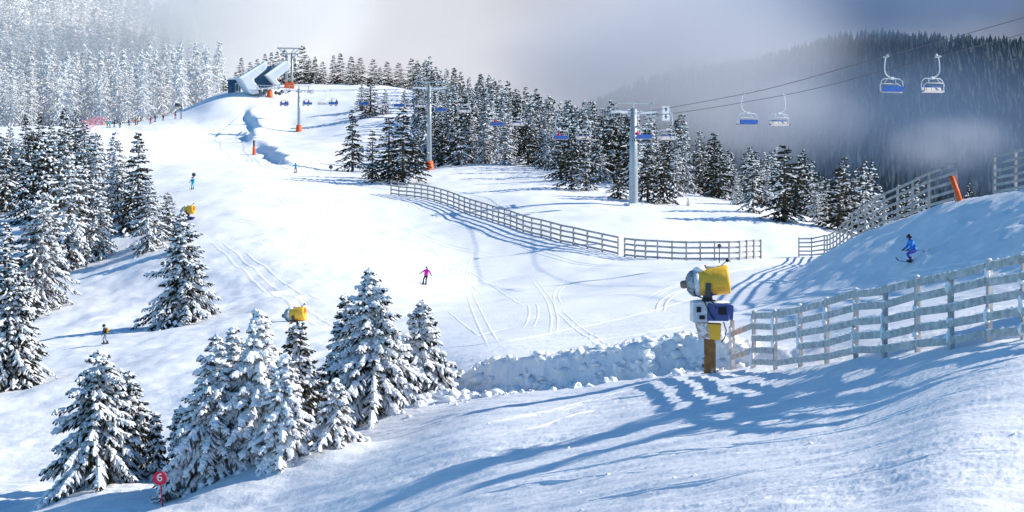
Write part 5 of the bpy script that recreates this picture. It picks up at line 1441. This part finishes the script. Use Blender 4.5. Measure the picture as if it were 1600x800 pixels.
SKIN_C = (0.55, 0.33, 0.24)
def figure(label, loc, yaw, pose, jacket, trousers, helmet, skis=True, group=None, sub=1, gloves=(0.03, 0.03, 0.035), detail=True, lean=(0, 0), trousers_part=True):
    """pose gives joint places in a frame where the person faces +X, feet at z = 0"""
    t = thing('person', label, 'person', loc, yaw, group)
    if lean != (0, 0): t.rotation_euler = (lean[0], lean[1], yaw)
    J = pose
    body = {k: (J[k], r) for k, r in dict(pelvis=0.15, waist=0.125, chest=0.15, neck=0.058, hl=0.10, kl=0.072, al=0.055, fl=0.05, hr=0.10, kr=0.072, ar=0.055, fr=0.05,
                                          sl=0.07, el=0.048, wl=0.036, sr=0.07, er=0.048, wr=0.036).items()}
    body['headlow'] = (J['head0'], 0.075); body['head'] = (J['head'], 0.105); body['crown'] = (J['head1'], 0.075)
    for s in 'lr': body['g' + s] = (J['g' + s], 0.05)
    E = [('pelvis', 'waist'), ('waist', 'chest'), ('chest', 'neck'), ('neck', 'headlow'), ('headlow', 'head'), ('head', 'crown')]
    for s in 'lr': E += [('pelvis', 'h' + s), ('h' + s, 'k' + s), ('k' + s, 'a' + s), ('a' + s, 'f' + s), ('chest', 's' + s), ('s' + s, 'e' + s), ('e' + s, 'w' + s), ('w' + s, 'g' + s)]
    bo = obj('body', skin_mesh('body', body, E, 'pelvis', [cloth(SKIN_C) if False else cloth(trousers)], sub), t)
    # jacket over trunk and arms
    ja = {'pelvis': (J['pelvis'], 0.19), 'waist': (J['waist'], 0.165), 'chest': (J['chest'], 0.185), 'neck': (J['neck'], 0.085)}
    E = [('pelvis', 'waist'), ('waist', 'chest'), ('chest', 'neck')]
    for s in 'lr':
        ja['s' + s] = (J['s' + s], 0.095); ja['e' + s] = (J['e' + s], 0.07); ja['w' + s] = (J['w' + s], 0.058); E += [('chest', 's' + s), ('s' + s, 'e' + s), ('e' + s, 'w' + s)]
    obj('jacket', skin_mesh('jacket', ja, E, 'waist', [cloth(jacket)], sub), t)
    # helmet, face, goggles, gloves, boots
    hd = Vector(J['head']); up = (Vector(J['head1']) - Vector(J['head0'])).normalized(); fw = Vector(J.get('look', (1, 0, 0))).normalized()
    b = MB(); b.blob(hd + up * 0.035 - fw * 0.015, 0.14, 0.13, 0.125, 0, rough=0.02, nu=14, nv=9); hm = b.build('helmet', cloth(helmet, 0.4), t)
    if detail:
        b = MB(); b.blob(hd - up * 0.06 + fw * 0.05, 0.085, 0.075, 0.09, 0, rough=0.02, nu=12, nv=8); b.blob(hd - up * 0.045 + fw * 0.135, 0.025, 0.02, 0.03, 0, rough=0.02)
        b.blob(hd - up * 0.10 + fw * 0.128, 0.012, 0.035, 0.012, 1, rough=0.02); b.build('face', [mat('face_skin', SKIN_C, 0.5), mat('lips', (0.4, 0.15, 0.13), 0.5)], t)
        sdv = up.cross(fw).normalized(); b = MB(); b.tube([hd + fw * 0.09 + sdv * 0.105, hd + fw * 0.135 + sdv * 0.05, hd + fw * 0.145, hd + fw * 0.135 - sdv * 0.05, hd + fw * 0.09 - sdv * 0.105], 0.038, 0, 8); b.build('goggles', M_GLASS, hm)
    for s in 'lr':
        w = Vector(J['w' + s]); g_ = Vector(J['g' + s]); d = (g_ - w).normalized(); sd = d.cross(Vector((0, 0, 1)))
        sd = sd.normalized() if sd.length > 0.1 else Vector((0, 1, 0)); dn = d.cross(sd)
        b = MB(); b.blob(w.lerp(g_, 0.7), 0.05, 0.05, 0.05, 0, rough=0.02)
        if detail:
            for k in range(4):
                o0 = g_ + sd * (0.033 * (k - 1.5)); L = (0.052, 0.062, 0.058, 0.046)[k]
                b.tube([o0, o0 + d * L * 0.7, o0 + d * L * 0.9 - dn * 0.02, o0 + d * L * 0.5 - dn * 0.045], [0.018, 0.017, 0.016, 0.012], 0, 6)
            b.tube([w.lerp(g_, 0.5) + sd * 0.045, g_ + sd * 0.075, g_ + sd * 0.06 + d * 0.03 - dn * 0.03], [0.018, 0.017, 0.013], 0, 6)
        b.build('glove', cloth(gloves), t)
        f, a = Vector(J['f' + s]), Vector(J['a' + s]); fd = (f - a); fd.z = 0; fd = fd.normalized() if fd.length > 0.01 else Vector((1, 0, 0))
        b = MB(); b.tube([a + Vector((0, 0, 0.16)), a + Vector((0, 0, 0.0)), Vector((a.x, a.y, min(a.z, f.z) + 0.02))], [0.075, 0.078, 0.08], 0, 10); b.tube([Vector((a.x, a.y, f.z)) - fd * 0.08, f + fd * 0.07], [0.07, 0.055], 0, 10); b.build('boot', cloth((0.03, 0.03, 0.04), 0.4), t)
        if skis:
            b = MB(); c = Vector((a.x, a.y, f.z - 0.075)); n = 10; V = []; 
            pts = []
            for k in range(n + 1):
                q = -0.75 + 1.65 * k / n; lift = max(0, q - 0.66) ** 2 * 2.6
                pts.append((c + fd * q + Vector((0, 0, lift)), 0.045 if k not in (0, n) else 0.02))
            sd = fd.cross(Vector((0, 0, 1)))
            for p, hw in pts: V += [p - sd * hw, p + sd * hw, p + sd * hw + Vector((0, 0, 0.018)), p - sd * hw + Vector((0, 0, 0.018))]
            Fs = [(0, 1, 2, 3), (4 * n + 3, 4 * n + 2, 4 * n + 1, 4 * n)]
            for k in range(n):
                for i in range(4): j = (i + 1) % 4; Fs.append((4 * k + i, 4 * k + j, 4 * k + 4 + j, 4 * k + 4 + i))
            b.add(V, Fs, 0); b.build('ski', cloth((0.04, 0.05, 0.08), 0.35), t)
    return t
def pose_stand(crouch=0.0, lean_f=0.0, arms='down', stance=0.14, step=0.0):
    hip = 0.92 - 0.30 * crouch; kn = 0.50 - 0.06 * crouch; kx = 0.05 + 0.34 * crouch; ax = 0.0 - 0.02 * crouch; hx = -0.02 - 0.16 * crouch
    fx = lean_f
    def sp(h): return (hx + math.sin(fx) * h, 0, hip + math.cos(fx) * h)
    J = dict(pelvis=sp(0.0), waist=sp(0.2), chest=sp(0.42), neck=sp(0.58))
    n = Vector(sp(0.58)); hx_ = math.sin(fx * 0.5)
    J['head0'] = tuple(n + Vector((0.03 + 0.06 * hx_, 0, 0.07))); J['head'] = tuple(n + Vector((0.05 + 0.1 * hx_, 0, 0.17))); J['head1'] = tuple(n + Vector((0.04 + 0.14 * hx_, 0, 0.25)))
    for s, y in (('l', 1), ('r', -1)):
        st_ = step * y
        J['h' + s] = (hx, y * 0.10, hip - 0.03); J['k' + s] = (kx + st_ * 0.5, y * stance, kn); J['a' + s] = (ax + st_, y * stance, 0.16); J['f' + s] = (ax + 0.15 + st_, y * stance, 0.085)
        S = Vector(sp(0.50)) + Vector((0, y * 0.19, 0)); J['s' + s] = tuple(S)
        if arms == 'down': E = S + Vector((0.02, y * 0.07, -0.27)); W = E + Vector((0.09, y * 0.02, -0.22))
        elif arms == 'ski': E = S + Vector((0.10, y * 0.12, -0.24)); W = E + Vector((0.20, y * 0.02, -0.14))
        elif arms == 'tuck': E = S + Vector((0.02, y * 0.10, -0.27)); W = E + Vector((0.17, -y * 0.02, -0.17))
        elif arms == 'wide': E = S + Vector((0.04, y * 0.20, -0.18)); W = E + Vector((0.08, y * 0.14, -0.16))
        J['e' + s] = tuple(E); J['w' + s] = tuple(W); d = (W - E).normalized(); J['g' + s] = tuple(W + d * 0.09)
    J['look'] = (1, 0, -0.1)
    return J
def pose_sit():
    J = dict(pelvis=(0, 0, 0.02), waist=(-0.05, 0, 0.2), chest=(-0.07, 0, 0.42), neck=(-0.04, 0, 0.58), head0=(-0.02, 0, 0.65), head=(0.0, 0, 0.75), head1=(0, 0, 0.83))
    for s, y in (('l', 1), ('r', -1)):
        J['h' + s] = (0.05, y * 0.10, 0.0); J['k' + s] = (0.46, y * 0.13, 0.02); J['a' + s] = (0.50, y * 0.13, -0.38); J['f' + s] = (0.64, y * 0.13, -0.45)
        J['s' + s] = (-0.07, y * 0.18, 0.50); J['e' + s] = (0.08, y * 0.22, 0.28); J['w' + s] = (0.28, y * 0.15, 0.26); J['g' + s] = (0.36, y * 0.13, 0.25)
    J['look'] = (1, 0, 0)
    return J
# the skier in blue below the climbing fence, knees bent, facing left
sk = PR(1421, 411, 60, 140)
SLOPE = R(9)
J = pose_stand(0.62, 0.62, 'tuck', 0.15, 0.10)
bs = figure('skier in blue jacket and violet-blue trousers crouching on the shaded slope', sk + Vector((0.05, 0, 0.0)), R(180 + 12), J, (0.03, 0.24, 0.72), (0.05, 0.06, 0.42), (0.015, 0.015, 0.03), lean=(0, R(-9)), sub=2)
bs.scale = (0.92, 0.92, 0.92)
bpy.context.view_layer.update()
for s, lab in (('l', 'lower thin ski pole trailing behind the skier in blue'), ('r', 'upper thin ski pole trailing behind the skier in blue')):
    w = bs.matrix_world @ Vector(J['g' + s]); z = 0.10 if s == 'l' else 0.30
    tip = w + Vector((1.18, 0.12 if s == 'l' else 0.35, -0.30 if s == 'r' else -0.36))
    gr = gz(tip.x, tip.y) + 0.05; tip.z = max(tip.z, gr)
    pt = thing('ski_pole', lab, 'ski pole', w)
    b = MB(); b.tube([(0, 0, 0), tip - w], [0.012, 0.009], 0, 6); b.build('shaft', mat('pole_teal', (0.04, 0.20, 0.24), 0.4), pt)
    d = (tip - w).normalized(); b = MB(); b.tube([-d * 0.06, d * 0.10], 0.02, 0, 8); b.build('grip', M_BLACK, pt)
    b = MB(); b.lathe([(-0.01, 0.0), (-0.01, 0.04), (0.01, 0.04), (0.01, 0.0)], tip - w - d * 0.06, d, 0, 10); b.build('basket', M_BLACK, pt)
# the skier in pink in the middle of the piste, leaning into a turn
pk = PR(663, 445, 110, 220)
figure('skier in bright pink jacket and black trousers carving alone on the wide piste', pk, R(-110), pose_stand(0.18, 0.12, 'wide', 0.13), (0.90, 0.04, 0.42), (0.012, 0.012, 0.016), (0.80, 0.80, 0.82), lean=(R(0), R(0)), sub=2).rotation_euler = (R(-6), R(-12), R(-110))
figure('skier all in turquoise standing high on the left of the piste', PR(301, 296, 150, 300), R(-100), pose_stand(0.1, 0.1, 'ski'), (0.02, 0.46, 0.62), (0.03, 0.55, 0.62), (0.03, 0.08, 0.10))
figure('skier in turquoise jacket below the padded tower, poles out', PR(462, 270, 180, 400), R(-95), pose_stand(0.15, 0.1, 'wide'), (0.02, 0.36, 0.60), (0.02, 0.03, 0.05), (0.02, 0.2, 0.4))
hk = PR(165, 538, 80, 200)
figure('hiker in dark jacket with a yellow pack wading through deep snow', hk, R(170), pose_stand(0.2, 0.25, 'down', 0.1, 0.12), (0.02, 0.022, 0.03), (0.32, 0.34, 0.36), (0.02, 0.02, 0.025), skis=False).scale = (0.85, 0.85, 0.85)
pkk = thing('backpack', 'yellow backpack carried by the hiker in deep snow', 'backpack', hk + Vector((0.17, -0.02, 1.0)), R(170))
b = MB(); b.box((0, 0, 0), (0.16, 0.25, 0.34), 0, bevel=0.05); b.build('bag', cloth((0.75, 0.40, 0.03)), pkk)
b = MB(); b.box((-0.095, 0, -0.05), (0.05, 0.17, 0.16), 0, bevel=0.02); b.build('pocket', cloth((0.05, 0.05, 0.05)), pkk)
# people gathered on the crest beside the net
CREST = [(168, 'person in yellow-green jacket nearest the pink net', (0.55, 0.55, 0.03), (0.10, 0.30, 0.05), 198.5), (171.5, 'person in cyan jacket and green trousers next to the pink net', (0.02, 0.42, 0.62), (0.10, 0.35, 0.06), 198.5),
 (179, 'person in black standing third from the pink net', (0.02, 0.02, 0.025), (0.02, 0.02, 0.03), 197.5), (187.5, 'small person in dark grey crouching on the crest', (0.06, 0.06, 0.08), (0.03, 0.03, 0.03), 198.5),
 (201.5, 'person in black alone in the middle of the crest', (0.02, 0.02, 0.03), (0.02, 0.02, 0.02), 195), (212, 'person in red bending beside one in bright yellow', (0.65, 0.03, 0.06), (0.03, 0.03, 0.03), 194.5),
 (215, 'person in bright yellow on the crest', (0.75, 0.72, 0.03), (0.03, 0.03, 0.03), 193.5), (235, 'person in red half hidden behind the crest', (0.65, 0.04, 0.08), (0.03, 0.03, 0.03), 193),
 (242.5, 'person in black standing on the crest where the shade begins', (0.015, 0.015, 0.02), (0.02, 0.02, 0.02), 189.5), (255, 'person in black leaning, highest of the dark ones on the crest', (0.02, 0.02, 0.02), (0.03, 0.02, 0.02), 187.5),
 (274, 'person in red beside the mast of the dark snow cannon', (0.6, 0.04, 0.08), (0.05, 0.03, 0.03), 184.5)]
for i, (u, lab, jk, tr, y) in enumerate(CREST):
    figure(lab, PR(u, y + 1.0, 300, 470), R(random.uniform(-150, -30)), pose_stand(random.uniform(0, 0.4) if 'crouch' not in lab else 0.8, 0.1, 'ski'), jk, tr, (0.02, 0.02, 0.025), sub=1, detail=False, skis=(i % 2 == 0), group='people gathered on the crest')
# riders on the chairs
def rider(ch, seat, label, jk, tr, hm):
    loc = ch.matrix_world @ Vector((0.0, -0.60 + (seat - 1.5) * 0.55, -3.0))
    t = figure(label, loc, ch.rotation_euler.z, pose_sit(), jk, tr, hm, skis=True, detail=False, group='riders on the chairlift')
bpy.context.view_layer.update()
BK = (0.015, 0.016, 0.02)
rider(chairs_r['a'], 0, 'rider in black on the far side of the full chair by the great tower', BK, BK, BK)
rider(chairs_r['a'], 1, 'rider in dark green, second on the full chair by the great tower', (0.03, 0.05, 0.05), BK, BK)
rider(chairs_r['a'], 3, 'rider in red with a white helmet on the full chair by the great tower', (0.70, 0.02, 0.06), (0.6, 0.03, 0.06), (0.6, 0.6, 0.62))
rider(chairs_r['b'], 2, 'lone rider in red against the dark dense spruces', (0.72, 0.02, 0.05), (0.03, 0.05, 0.18), (0.4, 0.05, 0.05))
rider(chairs_r['c'], 2, 'rider in red top and bright blue trousers against the wood', (0.65, 0.02, 0.05), (0.03, 0.16, 0.50), (0.6, 0.03, 0.05))
rider(chairs_r['d'], 0, 'dark rider on the chair over the open slope, nearest the wood', BK, BK, BK)
rider(chairs_r['d'], 2, 'rider in bright green over the open slope', (0.25, 0.60, 0.03), (0.20, 0.45, 0.05), BK)
rider(chairs_r['e'], 1, 'rider in crimson on the chair right of the slim tower', (0.55, 0.02, 0.10), (0.3, 0.02, 0.10), BK)
rider(chairs_r['e'], 3, 'rider in navy on the chair right of the slim tower', (0.02, 0.03, 0.10), BK, BK)
rider(chairs_r['f'], 0, 'rider in red on the chair next to the top station', (0.6, 0.02, 0.06), BK, BK)
rider(chairs_r['f'], 1, 'rider in black on the chair next to the top station', BK, BK, BK)
rider(chairs_r['f'], 3, 'rider in dark red on the chair next to the top station', (0.35, 0.02, 0.05), BK, BK)
